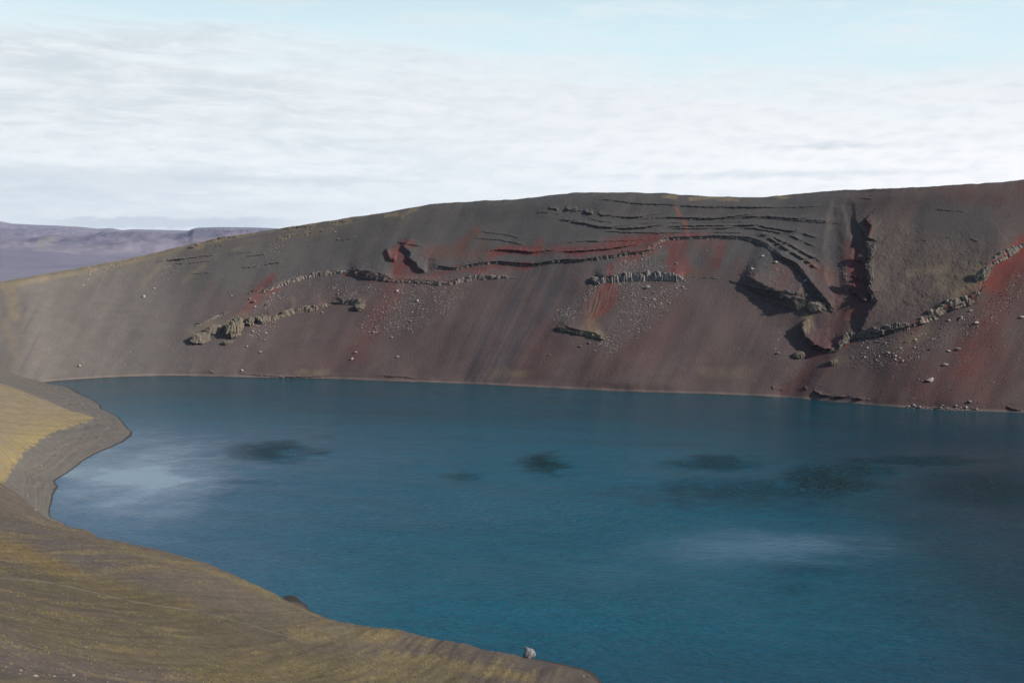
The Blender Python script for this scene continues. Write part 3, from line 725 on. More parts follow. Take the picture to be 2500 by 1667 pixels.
for pts, wd, cc, k in [
    ([(0, 1330), (60, 1345), (150, 1390), (300, 1440), (450, 1490)], 26, (0.200, .145, .050), .75),
    ([(0, 1290), (60, 1300), (240, 1390), (420, 1450)], 22, GREY, .7),
    ([(0, 1480), (300, 1500), (600, 1560), (800, 1640)], 60, OLIVE, .7), ([(0, 1400), (200, 1440), (420, 1490), (560, 1530)], 26, (0.10, .085, .05), .6),
    ([(720, 1545), (820, 1550), (960, 1552)], 15, MOSS, .85), ([(600, 1440), (700, 1500), (800, 1540)], 12, MOSS, .3),
    ([(300, 1340), (560, 1408), (680, 1460)], 7, MOSS, .5), ([(1010, 1566), (1055, 1566)], 4, MOSS, .95),
    ([(940, 1600), (1060, 1612), (1200, 1640), (1290, 1650)], 12, MOSS, .75), ([(500, 1640), (900, 1640), (1100, 1667)], 34, (0.165, .135, .055), .6),
    ([(100, 1560), (400, 1600), (600, 1660)], 40, (0.135, .108, .050), .5), ([(0, 1600), (150, 1640), (300, 1680)], 40, (0.125, .098, .085), .7),
    ([(480, 1420), (620, 1450), (760, 1520), (860, 1560)], 22, (0.150, .125, .090), .6),
    ([(980, 1580), (1150, 1590), (1380, 1650)], 14, (0.120, .098, .082), .85)]:
    nc = mixc(nc, cc, stroke(nwx, nwy, pts, wd, .9) * k * (.80 + .4 * nf + .6 * nf2) * (~far))
nc = mixc(nc, MOSS, moss * .7)
nc[..., 1] *= .975
nc = nc * (.75 * np.clip(1 + .18 * nf2 + .16 * nf + .14 * ns2, .5, 1.6))[..., None]
# spur: tan flank, yellow fringe, grey beach below it
fx_ = fbm(NX / 26, (NY + .25 * NX) / 3.0, 5, 97); fx2 = fbm(NX / 9, (NY + .25 * NX) / 1.3, 4, 98)
sc_ = np.zeros_like(nc) + np.array([0.205, 0.165, 0.108])
fr_edge = [(-60, 1215), (12, 1180), (30, 1140), (70, 1095), (110, 1065), (170, 1042), (215, 1028), (232, 1020), (205, 1010), (165, 1000), (120, 980), (60, 955), (0, 935)]
FE = np.array(fr_edge, float)
# closed polygon test for the vegetated part
poly = np.vstack([FE, [(-400, 900), (-400, 1300)]])
def inpoly(px, py, pol):
    r = np.zeros(px.shape, bool); n = len(pol)
    for i in range(n):
        x1, y1 = pol[i]; x2, y2 = pol[(i + 1) % n]
        c = ((y1 > py) != (y2 > py)) & (px < (x2 - x1) * (py - y1) / (y2 - y1 + 1e-9) + x1)
        r ^= c
    return r
fwx = npx + 14 * fx_ + 12 * fx2; fwy = npy + 5 * fx_
ins = inpoly(fwx, fwy, poly).astype(float)
de, _, _ = seg_dist(npx, npy, fr_edge)
yel = ss(80 - de + 42 * fx_ + 34 * fx2, 5, 90) * ss(npy, 985, 1060)
sc_ = mixc(sc_, (0.170, 0.148, 0.090), ss(fx_, 0, .4) * .5)
sc_ = mixc(sc_, (0.265, 0.202, 0.080), np.clip(yel, 0, 1) * (.32 + .68 * ss(fbm(NX / 20, (NY + .25 * NX) / 1.7, 4, 100) + .5 * fx2, -.3, .45)))
beach = np.zeros_like(nc) + np.array([0.125, 0.113, 0.100])
tz = fbm(NX / 40, NY / 40, 2, 99)
beach = mixc(beach, (0.158, 0.138, 0.120), ss(np.sin(NZ * 3.4 + 2 * tz), .2, .9) * .35 * (NZ < 5))
beach = mixc(beach, (0.085, 0.076, 0.070), ss(np.sin(NZ * 5.2 + 2 * tz + 1), .75, .98) * .6 * (NZ < 4.5))
spur = beach + (sc_ - beach) * ins[..., None]
isspur = ss(NY, 300, 320) * ((npx < 360))
nc = nc + (spur - nc) * isspur[..., None]
lowb = (1 - ss(NZ + .4 * nb, .8, 2.0)) * (NY <= 330)
nc = mixc(nc, (0.088, 0.074, 0.064), lowb * .8)
nc = mixc(nc, (0.045, 0.040, 0.036), 1 - ss(NZ, .12, .42))
nearfall = np.stack([np.where(far, NY + .25 * NX, d1), np.where(far, NX, d2), 0 * NX], -1)
near = grid_mesh('near_slope', NP, M_NEAR, nc, attrs={'fall': nearfall})
tag(near, 'mossy brown ash slope running down to the near lakeshore', kind='structure')


def near_pick(px, py, dmin=40, dmax=700):
    tx, tzv = ray(px, py); D = np.linspace(dmin, dmax, 4000)
    h = near_h(tx * D, D); k = np.where(h >= CH + tzv * D)[0]
    if not len(k): return None
    i = k[0]; return np.array([tx * D[i], D[i], h[i]])


# ================================================================== LAKE
def water_mat():
    m = bpy.data.materials.new('lake water'); m.use_nodes = True
    g = NT(m.node_tree); b = g.n['Principled BSDF']
    b.inputs['IOR'].default_value = 1.33; b.inputs['Specular IOR Level'].default_value = 0.36; b.inputs['Roughness'].default_value = 0.06
    geo = g.new('ShaderNodeNewGeometry'); ru = g.new('ShaderNodeAttribute', attribute_name='ruffle')
    vc = g.new('ShaderNodeVertexColor', layer_name='Col'); g.l.new(vc.outputs[0], b.inputs['Base Color'])
    sp = g.new('ShaderNodeSeparateXYZ'); g.l.new(geo.outputs['Position'], sp.inputs[0])
    # wind waves: crests roughly across the view, shorter than they are long
    xr = g.math('ADD', g.math('MULTIPLY', sp.outputs[0], 0.94), g.math('MULTIPLY', sp.outputs[1], -0.34))
    yr = g.math('ADD', g.math('MULTIPLY', sp.outputs[0], 0.34), g.math('MULTIPLY', sp.outputs[1], 0.94))
    n1 = g.noise(g.comb(g.math('MULTIPLY', xr, 0.32), g.math('MULTIPLY', yr, 0.62), 0.0), 1.0, 3.0, 0.5, 0.3)
    n2 = g.noise(g.comb(g.math('MULTIPLY', xr, 1.1), g.math('MULTIPLY', yr, 1.9), 4.0), 1.0, 4.0, 0.6)
    n3 = g.noise(g.comb(g.math('MULTIPLY', xr, 0.05), g.math('MULTIPLY', yr, 0.11), 8.0), 1.0, 4.0, 0.5)
    h = g.math('ADD', g.math('MULTIPLY', n1, 1.75), g.math('MULTIPLY', n2, 0.50))
    amp = g.math('MULTIPLY', ru.outputs['Fac'], g.sstep(n3, 0.3, 0.7, 0.82, 1.18))
    h = g.math('MULTIPLY', h, amp)
    bp = g.new('ShaderNodeBump'); bp.inputs['Strength'].default_value = 1.0; bp.inputs['Distance'].default_value = 1.0
    g.l.new(h, bp.inputs['Height']); g.l.new(bp.outputs[0], b.inputs['Normal'])
    g.l.new(g.math('ADD', g.math('MULTIPLY', ru.outputs['Fac'], 0.30), 0.03), b.inputs['Roughness'])
    return m


wxg, wyg = np.meshgrid(np.arange(-470, 900, 2.2), np.arange(60, 820, 2.2), indexing='ij')
WP = np.stack([wxg, wyg, 0 * wxg], -1)
wpx, wpy = project(WP)
ww = fbm(wxg / 60, wyg / 60, 4, 101); ww2 = fbm(wxg / 15, wyg / 15, 3, 102)
qx = wpx + 40 * ww + 14 * ww2; qy = wpy + 10 * fbm(wxg / 45, wyg / 45, 4, 103)
lane = fbm((wxg * .96 - wyg * .28) / 150, (wxg * .28 + wyg * .96) / 22, 4, 105)
ruf = 0.20 + 0.15 * ss(wpy, 1050, 1300) + 0.05 * ww + 0.09 * lane
def patch(x0, x1, y, w, k):
    """soft-edged cat's paw or slick, an irregular lens on the water"""
    global ruf
    cx_, rx = (x0 + x1) / 2, (x1 - x0) / 2 + w * 2.2
    r = np.sqrt(((qx - cx_) / rx) ** 2 + ((qy - y) / (w * 1.5)) ** 2) + .30 * ww + .22 * ww2
    ruf = ruf + k * (1 - ss(r, .1, 1.5 if k < 0 else 1.25))
patch(600, 740, 1104, 17, 1.28); patch(1310, 1400, 1132, 16, 1.44); patch(1640, 1820, 1130, 12, 0.96); patch(1960, 2100, 1165, 26, 1.44)
patch(1550, 2050, 1190, 18, 0.64); patch(2080, 2400, 1128, 9, 0.80); patch(1100, 1170, 1165, 9, .35); patch(1600, 2000, 1235, 26, .3)
patch(900, 1700, 1270, 50, .12); patch(2300, 2600, 1190, 30, 0.64); patch(2100, 2700, 1060, 24, .35)
patch(150, 500, 1150, 60, -.19); patch(130, 560, 1240, 60, -.14); patch(1650, 2080, 1345, 34, -.26); patch(1300, 1600, 1400, 34, -.10)
patch(1940, 2060, 1400, 13, .25); patch(1920, 2000, 1442, 16, .25); patch(520, 700, 1176, 6, .18)
ruf = np.clip(ruf, 0.02, 1.6)
# water body colour, with sky sheen and wall reflection painted in, and darker patches
ww3 = fbm(wxg / 7, wyg / 5, 3, 104)
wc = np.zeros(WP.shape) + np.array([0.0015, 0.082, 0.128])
wc = mixc(wc, (0.045, 0.105, 0.190), (1 - ss(wpx + .25 * (wpy - 1150) + 60 * ww, 150, 1150)) * ss(wpy, 985, 1090) * .75)  # reflected sky towards the bay, painted paler
wc = mixc(wc, (0.001, 0.024, 0.038), ss(wpx - .9 * (wpy - 1100) + 90 * ww, 1450, 2400) * .95)  # wall reflection and shade painted dark at the right
wc = mixc(wc, (0.002, 0.050, 0.075), (1 - ss(wpy - .03 * (wpx - 1250) + 14 * ww, 965, 1090)) * .65)  # far strip: reflection of the wall painted darker
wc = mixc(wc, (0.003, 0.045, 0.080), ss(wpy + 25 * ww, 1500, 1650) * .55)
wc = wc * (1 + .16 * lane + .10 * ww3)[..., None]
def tint_patch(x0, x1, y, h_, k, cc=(0.001, 0.022, 0.026)):  # irregular lens blended into the water colour
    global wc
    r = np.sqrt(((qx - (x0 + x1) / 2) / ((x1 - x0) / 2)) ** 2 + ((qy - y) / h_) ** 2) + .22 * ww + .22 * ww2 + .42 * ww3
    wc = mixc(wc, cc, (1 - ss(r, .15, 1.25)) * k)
tint_patch(520, 800, 1102, 28, .85); tint_patch(1265, 1430, 1132, 30, .95); tint_patch(1600, 1870, 1130, 22, .7); tint_patch(1900, 2160, 1172, 40, 1.0); tint_patch(2050, 2500, 1128, 14, .7)
tint_patch(1480, 2120, 1205, 38, .75, (0.001, .034, .052)); tint_patch(1050, 1180, 1166, 18, .45); tint_patch(760, 830, 1068, 7, .4); tint_patch(2200, 2700, 1200, 46, .6); tint_patch(1850, 2100, 1400, 20, .3, (0.003, .045, .07)); tint_patch(1850, 2020, 1445, 26, .3, (0.003, .045, .07)); tint_patch(520, 720, 1176, 9, .4, (0.004, .05, .09))
tint_patch(1560, 2160, 1338, 44, .5, (0.060, 0.130, 0.205)); tint_patch(60, 640, 1160, 105, .75, (0.12, 0.175, 0.25)); tint_patch(850, 1500, 1250, 60, .35, (0.04, 0.12, 0.18))  # pale lenses: sky sheen painted into the colour
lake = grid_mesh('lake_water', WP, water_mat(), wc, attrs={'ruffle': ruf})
tag(lake, 'deep teal crater lake with wind ruffled patches', kind='structure')

# ================================================================== DISTANT HILLS AND PLAIN
SKYL = [(-2500, 520), (-900, 528), (-300, 535), (0, 541), (30, 547), (120, 551), (200, 556), (240, 560), (272, 558), (300, 563), (330, 561.5), (460, 564.5), (468, 560), (480, 557), (530, 555.5), (600, 556.5), (640, 558), (720, 561), (900, 566), (2600, 570)]
ud = np.concatenate([np.linspace(-2600, -60, 120)[:-1], np.arange(-60, 760, 2.0), np.linspace(760, 2600, 60)[1:]])
dd = np.geomspace(5600, 48000, 460)
UD, DD = np.meshgrid(ud, dd, indexing='ij')
skp = pinterp(ud, SKYL)[:, None]
tx, tzs = ray(UD, skp + 0 * DD)
XD = tx * DD
K = 4.0
DSK = np.interp(ud, [-300, 300, 460, 470, 700], [9000 * K, 9500 * K, 9500 * K, 8200 * K, 8200 * K])[:, None]
zsk = CH + tzs * DSK
rise = ss(DD, 2600 * K, DSK) ** 1.5
zz = -70 + (zsk + 70) * rise
rg = ridged(XD / 1500 / K + .3, DD / 1900 / K, 5, 111); rg2 = fbm(XD / 420 / K, DD / 700 / K, 5, 113)
zz = zz + (120 * (rg - .35) + 42 * rg2) * K * ss(DD, 2500 * K, 4200 * K) * (1 - ss(DD, DSK * .86, DSK))
zbase = zz.copy()
# front ridge descending from the left
t_, zf = ray(UD, pinterp(ud, [(-2600, 560), (0, 575), (130, 590), (260, 603), (420, 640), (560, 660), (2600, 700)])[:, None] + 0 * DD)
zz = np.maximum(zz, (CH + zf * 5200 * K) + 12 * K * rg2 - ((DD / K - 5200) / 1400) ** 2 * 80 * K)
t_, zf2 = ray(UD, pinterp(ud, [(-2600, 585), (0, 600), (150, 612), (350, 640), (600, 690), (2600, 700)])[:, None] + 0 * DD)
zz = np.maximum(zz, (CH + zf2 * 4000 * K) + 8 * K * rg2 - ((DD / K - 4000) / 900) ** 2 * 60 * K)
t_, zf3 = ray(UD, pinterp(ud, [(-2600, 610), (0, 607), (140, 617), (300, 634), (450, 655), (600, 700), (2600, 705)])[:, None] + 0 * DD)
zz = np.maximum(zz, (CH + zf3 * 2350 * K) + 3 * K * rg2 - ((DD / K - 2350) / 600) ** 2 * 26 * K)
cap = CH + (tzs + .0006) * DD; cap2 = np.where(DD < DSK * .97, cap - .0022 * DD, cap)
zz = np.minimum(zz, cap2)
zz = np.where(DD > DSK, zsk - (DD - DSK) * .06, zz)
zz = np.maximum(zz, -95)
zz = zz - 90 * (1 - ss(DD, 5600, 7400))
HP = np.stack([XD, DD, zz], -1)
hpx, hpy = project(HP)
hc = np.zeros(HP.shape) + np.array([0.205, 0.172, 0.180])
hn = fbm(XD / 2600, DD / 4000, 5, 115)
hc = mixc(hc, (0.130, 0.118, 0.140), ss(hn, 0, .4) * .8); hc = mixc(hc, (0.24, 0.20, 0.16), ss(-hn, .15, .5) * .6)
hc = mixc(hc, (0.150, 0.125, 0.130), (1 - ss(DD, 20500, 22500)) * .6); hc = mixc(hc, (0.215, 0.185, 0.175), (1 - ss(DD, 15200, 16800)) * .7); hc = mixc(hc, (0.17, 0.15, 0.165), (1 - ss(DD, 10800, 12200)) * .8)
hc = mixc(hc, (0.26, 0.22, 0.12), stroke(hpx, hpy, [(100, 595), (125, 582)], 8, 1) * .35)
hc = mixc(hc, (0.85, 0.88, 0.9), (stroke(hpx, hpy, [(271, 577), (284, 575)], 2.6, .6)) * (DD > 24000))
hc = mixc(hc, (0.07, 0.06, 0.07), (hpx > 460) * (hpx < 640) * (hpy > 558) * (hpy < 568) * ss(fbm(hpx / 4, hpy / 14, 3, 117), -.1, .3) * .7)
hc = np.where(hc > .6, hc, hc * np.array([.98, 1.03, 1.30]))  # blue of distance haze painted into the hill colours
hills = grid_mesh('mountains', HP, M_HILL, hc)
tag(hills, 'low hazy brown mountains beyond the left rim with one snow patch', kind='structure')
# outer plain, one sheet to the horizon
rr = np.concatenate([[900], np.geomspace(1000, 46000, 44)]); aa = np.radians(np.linspace(0, 360, 97))
A_, R_ = np.meshgrid(aa, rr, indexing='ij')
PLN = np.stack([R_ * np.sin(A_) + 60, R_ * np.cos(A_) + 350, -78 + 0 * A_ + 6 * fbm(R_ * np.sin(A_) / 900, R_ * np.cos(A_) / 900, 3, 121)], -1)
PLN[:, 0, 2] = -60
pc = np.zeros(PLN.shape) + np.array([0.200, 0.190, 0.245])  # lavender of distance haze painted into the plain
plain = grid_mesh('plain', PLN, M_PLAIN, pc, flip=True)
tag(plain, 'dark plain round the crater', kind='structure')

# ================================================================== ROCK THINGS
def hull_rock(name, seed, mat, n=16, flat=.75, sub=0):
    """one angular boulder: the hull of jittered points, unit size, bottom half a little flattened"""
    import bmesh
    r = random.Random(seed); bm = bmesh.new()
    for k in range(n):
        z = r.uniform(-1, 1); a = r.uniform(0, 2 * math.pi); q = math.sqrt(1 - z * z); l = r.uniform(.72, 1.0)
        bm.verts.new((q * math.cos(a) * l, q * math.sin(a) * l * r.uniform(.7, 1), z * l * flat))
    bmesh.ops.convex_hull(bm, input=bm.verts)
    for v in [v for v in bm.verts if not v.link_faces]: bm.verts.remove(v)
    if sub:
        bmesh.ops.bevel(bm, geom=bm.edges[:], offset=.07, segments=1, affect='EDGES')
        bmesh.ops.triangulate(bm, faces=bm.faces[:])
        for _ in range(sub): bmesh.ops.subdivide_edges(bm, edges=bm.edges[:], cuts=1, use_grid_fill=True)
        for v in bm.verts:
            k = float(fbm(np.array(v.co.x * 2.1 + seed), np.array(v.co.y * 2.1 + v.co.z * 1.7), 4, 131))
            v.co *= 1 + .13 * k
    me = bpy.data.meshes.new(name); bm.to_mesh(me); bm.free(); me.materials.append(mat); return me


PALE_M = [hull_rock('boulder', 50 + k, M_BOULDER, 12 + k) for k in range(8)]
RED_M = [hull_rock('red_boulder', 80 + k, M_REDBOULDER, 12 + k) for k in range(4)]
FINE_M = [hull_rock('boulder', 120 + k, M_GREY, 22, sub=2) for k in range(4)]
NEAR_M = [hull_rock('stone', 140 + k, rock_mat('slope stone %d' % k, c1, c2, 6.0, .03), 14, sub=1)
          for k, (c1, c2) in enumerate([((.26, .22, .20), (.36, .32, .29)), ((.30, .21, .19), (.38, .29, .26)), ((.16, .14, .13), (.25, .22, .2))])]


def put_rock(name, me, p, size, label, cat='boulder', group=None, sink=.25, asp=None):
    o = bpy.data.objects.new(name, me); C.objects.link(o)
    a = asp or (random.uniform(.8, 1.25), random.uniform(.8, 1.2), random.uniform(.65, 1.0))
    o.scale = (size * a[0], size * a[1], size * a[2])
    o.rotation_euler = (random.uniform(-.35, .35), random.uniform(-.35, .35), random.uniform(0, 6.28))
    o.location = (p[0], p[1], p[2] + size * (a[2] * .75 - sink)); tag(o, label, cat, group); return o


ALL_LEDGES = []
# ---- ledges: bands of broken lava columns cropping out of the wall
def ledge(name, pts, th, label, cat='rock ledge', depth=1.6, colr=(.25, .225, .19), group=None, rows=1, wid=(2.6, 6.0), seed=0, taper=.12, jit=.5, red=0.0, gap=0):
    r = np.random.default_rng(500 + seed)
    A = np.array([p[:2] for p in pts], float); L = np.hypot(*(A[1:] - A[:-1]).T); cum = np.concatenate([[0], np.cumsum(L)])
    Vv, Ff, Cc = [], [], []
    for row in range(rows):
        s_ = 0.0
        while s_ < cum[-1]:
            w = wid[0] * .7 + (wid[1] * 1.15 - wid[0] * .7) * r.random() ** 1.5; f = (s_ + w / 2) / cum[-1]
            if f >= 1: break
            if r.random() < gap: s_ += w; continue
            q = np.array([np.interp(s_ + w / 2, cum, A[:, 0]), np.interp(s_ + w / 2, cum, A[:, 1])])
            q2 = np.array([np.interp(s_ + w / 2 + 2, cum, A[:, 0]), np.interp(s_ + w / 2 + 2, cum, A[:, 1])])
            q0 = np.array([np.interp(s_ + w / 2 - 2, cum, A[:, 0]), np.interp(s_ + w / 2 - 2, cum, A[:, 1])])
            t2 = (q2 - q0) / (np.linalg.norm(q2 - q0) + 1e-9); n2 = np.array([t2[1], -t2[0]])   # up-screen side
            thl = (th if np.isscalar(th) else np.interp(f, np.linspace(0, 1, len(th)), th))
            swell = .62 + .75 * float(ss(fbm(np.array(s_ / 22.0), np.array(seed * 3.1 + row), 3, 171), -.35, .4))
            hh = thl / rows * swell * r.uniform(1 - jit * .35, 1 + jit * .12) * (ss(f, 0, taper) * .75 + .25) * ((1 - ss(f, 1 - taper, 1)) * .75 + .25)
            base = q + n2 * thl * row / rows * 1.0 + r.normal(0, .8, 2)
            p0, n0, _, _ = wall_pick(*(base)); p1, _, _, _ = wall_pick(*(base + n2 * max(hh, 2.0)))
            toc = np.array([0, 0, CH]) - p0; dist = np.linalg.norm(toc); toc /= dist
            k = dist / F
            right = np.cross(toc, [0, 0, 1.]); right /= -np.linalg.norm(right); upv = np.array([0, 0, 1.])
            T = right * t2[0] - upv * t2[1]; Uv = right * n2[0] - upv * n2[1]
            Of = np.array([toc[0], toc[1], 0]); Of /= np.linalg.norm(Of)
            hw = w * k * .74; hm = hh * k * .8; dp = depth * r.uniform(.35, .75) * (1 + .25 * row * -1)
            # irregular six-sided column: front corners forward, rear buried in the slope
            prof = [(-1.12, .15), (-.6, .8), (.35, 1.0), (1.12, .35), (.95, -2.6), (-.95, -2.6)]
            tilt = r.normal(0, .10); lean = r.uniform(-.25, .1)
            tone = r.uniform(.75, 1.12); cc = np.array(colr) * tone * np.array([.98, .925, .94])
            if r.random() < red: cc = np.array([.17, .075, .06]) * tone
            ring = []
            for lev, sc in ((-.25, 1.15), (.3 + r.uniform(-.1, .1), 1.06), (.66 + r.uniform(-.08, .08), r.uniform(.9, 1.1)), (1.0, r.uniform(.8, 1.08))):
                rg = []
                for a_, b_ in prof:
                    a2 = a_ * sc * r.uniform(.85, 1.12); b2 = b_ * (sc if b_ > 0 else 1) * r.uniform(.8, 1.15)
                    P_ = p0 + T * (a2 * hw + tilt * lev * hm) + Uv * (lev * hm * (1 + r.uniform(-.09, .09) * (lev > .9))) + Of * (b2 * dp + lean * lev * hm * .6)
                    rg.append(len(Vv)); Vv.append(P_); Cc.append(cc * (1.0 + .12 * (lev > .9)))
                ring.append(rg)
            for a_, b_ in zip(ring[:-1], ring[1:]):
                for i in range(6): Ff.append((a_[i], a_[(i + 1) % 6], b_[(i + 1) % 6], b_[i]))
            Ff.append(tuple(ring[-1])); Ff.append(tuple(ring[0][::-1]))
            s_ += w * r.uniform(.6, .95)
    ALL_LEDGES.append((A, cum, th if np.isscalar(th) else max(th), colr))
    o = poly_mesh(name, np.array(Vv), Ff, M_LEDGE, np.clip(np.array(Cc), 0, 1)); tag(o, label, cat, group); return o


GR = (.12, .112, .104); PL = (.235, .205, .18); TN = (.185, .158, .122)
ledge('rock_ledge', LA, [4, 7, 9, 9, 9], 'long pale buff lava ledge curving up rightwards on the left of the far wall', colr=PL, seed=1)
ledge('rock_ledge', LB, [18, 22, 18, 10], 'dark blocky cliff band with red base at the right end of the long pale ledge', colr=GR, rows=2, seed=2, red=.25)
ledge('rock_ledge', LC, [4, 5, 8, 9, 10, 5], 'low thin rubbly ledge under the red notch, left of centre', colr=(.22, .19, .165), seed=3, depth=1.1)
ledge('rock_ledge', LD, [15, 16, 13, 12, 11, 8], 'lumpy tan ledge below the long pale one, with dark hollows', colr=TN, seed=4, jit=.6, wid=(3, 8), depth=1.8)
ledge('rock_ledge', LE, [7, 10, 14, 10], 'short broken ledge capped with yellow lichen, right of the lumpy tan ledge', colr=(.20, .18, .13), seed=5, jit=.6, wid=(4, 9))
ledge('rock_ledge', LG, [4, 6, 7, 4, 3, 4, 7, 8, 10, 8], 'long thin dark ledge along the foot of the red band in mid wall', colr=GR, seed=6, depth=1.0, red=.15, wid=(2.2, 4.5))
ledge('rock_ledge', LH, [9, 5, 5, 4, 5, 5], 'thin line of small pale columns crossing the top of the orange patch', colr=(.26, .225, .20), seed=7, depth=.9, wid=(1.8, 3.6))
ledge('rock_ledge', LI, [6, 5, 6, 6, 5, 8, 7], 'narrow dark ledge diving diagonally down right to the gully', colr=GR, seed=8, depth=1.4, wid=(2.2, 5), jit=.5)
ledge('rock_ledge', LJ, [9, 15, 17, 18, 18, 18, 12], 'thick pale grey columnar ledge in the middle of the far wall', colr=(.26, .255, .235), rows=1, seed=9, depth=2.2, wid=(2.6, 5.5), jit=.28)
ledge('rock_ledge', [(p[0] + 1, p[1] - 6) for p in LJ[2:]], [8, 9, 9, 9, 7], 'upper course of grey blocks on the thick columnar ledge', colr=(.235, .23, .215), seed=19, depth=.3, wid=(3, 8), jit=.5)
ledge('rock_ledge', crop(3, [(1170, 768), (1250, 770), (1330, 774), (1430, 788)]), 2.2, 'very thin pale rock seam running right from the thick columnar ledge', colr=PL, seed=10, depth=.5, wid=(1.5, 4))
ledge('rock_ledge', LK, [6, 9, 10, 10, 6], 'small mossy ledge low on the wall below the red gullies', colr=(.20, .185, .12), seed=11, depth=2.4, wid=(3, 8), jit=.5)
ledge('rock_ledge', crop(3, [(1505, 800), (1600, 822), (1800, 868), (2000, 908), (2110, 918), (2225, 920)]), [3, 5, 6, 6, 5, 3], 'rough capping ledge along the top of the big shadowed cliff', colr=GR, seed=12, depth=1.4, wid=(2.2, 5), jit=.5)
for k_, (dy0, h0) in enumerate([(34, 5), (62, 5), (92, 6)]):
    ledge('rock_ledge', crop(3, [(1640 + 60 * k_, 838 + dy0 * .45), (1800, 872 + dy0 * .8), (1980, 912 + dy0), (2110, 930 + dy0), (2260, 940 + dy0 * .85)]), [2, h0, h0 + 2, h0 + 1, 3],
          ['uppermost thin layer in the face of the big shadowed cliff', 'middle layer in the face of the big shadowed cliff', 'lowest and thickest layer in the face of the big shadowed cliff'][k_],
          colr=[(.085, .078, .068), (.10, .09, .077), (.12, .105, .085)][k_], seed=13 + k_, depth=.5, wid=(4, 12), jit=.35)  # shade of the cliff face painted into the layer colours
ledge('rock_ledge', crop(3, [(2125, 1075), (2062, 1120), (2046, 1162), (2080, 1238), (2150, 1300), (2230, 1338), (2330, 1338)])[::1], [6, 5, 4, 4, 4, 5], 'hook shaped tan ledge curling round under the big shadowed cliff', colr=TN, seed=17, depth=1.2, wid=(2, 5), jit=.5)
ledge('rock_ledge', LN[2:], [5, 6, 7, 8, 7, 6], 'knobbly dark cliff edge along the right side of the gully', colr=(.15, .14, .115), seed=18, depth=2.0, wid=(3, 8), jit=.6)
ledge('rock_ledge', LO, [8, 12, 14, 17, 18, 16, 12], 'dark columnar ledge at the lower left corner of the rough brown mass', colr=(.17, .16, .135), seed=20, depth=2.6, wid=(3, 7), jit=.35)
ledge('rock_ledge', LP, [14, 17, 20, 22, 18, 12, 8], 'massive lumpy ledge with hollows under the rough brown mass', colr=(.21, .185, .14), seed=21, depth=3.2, wid=(6, 14), jit=.5, red=.1)
ledge('rock_ledge', LQ, [8, 10, 15, 16, 17], 'blocky grey ledge climbing right above the bright red scree', colr=(.22, .205, .175), seed=22, depth=2.2, wid=(4, 9), jit=.45)
ledge('rock_ledge', crop(1, [(225, 1092), (300, 1058), (400, 1018), (495, 982)]), [2, 3, 4, 3], 'thin pale crust above the leftmost rounded crag', colr=PL, seed=23, depth=.9, wid=(3, 8))
ledge('rock_ledge', crop(3, [(1820, 322), (1950, 334), (2060, 340), (2150, 352), (2340, 362)]), 3.2, 'rubbly dark seam high on the wall, left of the gully head', colr=(.16, .155, .15), seed=24, depth=.9, wid=(1.6, 5), jit=.6)
ledge('rock_ledge', crop(3, [(780, 326), (950, 322), (1150, 327), (1400, 335), (1600, 321), (1810, 320)]), 2.0, 'broken line of small stones high on the wall above the thin pale columns', colr=(.15, .145, .14), seed=25, depth=.6, wid=(1.4, 4), jit=.6)
ledge('rock_ledge', crop(1, [(640, 836), (690, 822), (735, 808), (790, 800)]), [3, 5, 6, 5], 'short red and dark ledge at the left tip of the long pale one', colr=(.14, .075, .065), seed=26, depth=1.0, wid=(2, 5))
ledge('rock_ledge', crop(1, [(330, 434), (400, 418), (480, 408), (560, 402)]), 3.0, 'low tan outcrop just under the left skyline', colr=TN, seed=27, depth=1.2, wid=(2, 6))
ledge('rock_ledge', crop(1, [(905, 348), (1000, 335), (1060, 328), (1140, 320)]), 3.4, 'grey rubbly outcrop on the skyline slope left of centre', colr=GR, seed=28, depth=1.2, wid=(2, 6))
ledge('rock_ledge', crop(1, [(1275, 298), (1340, 290), (1425, 282)]), 3.2, 'small tan outcrop on the skyline slope, right of the grey rubbly one', colr=TN, seed=29, depth=1.2, wid=(2, 6))


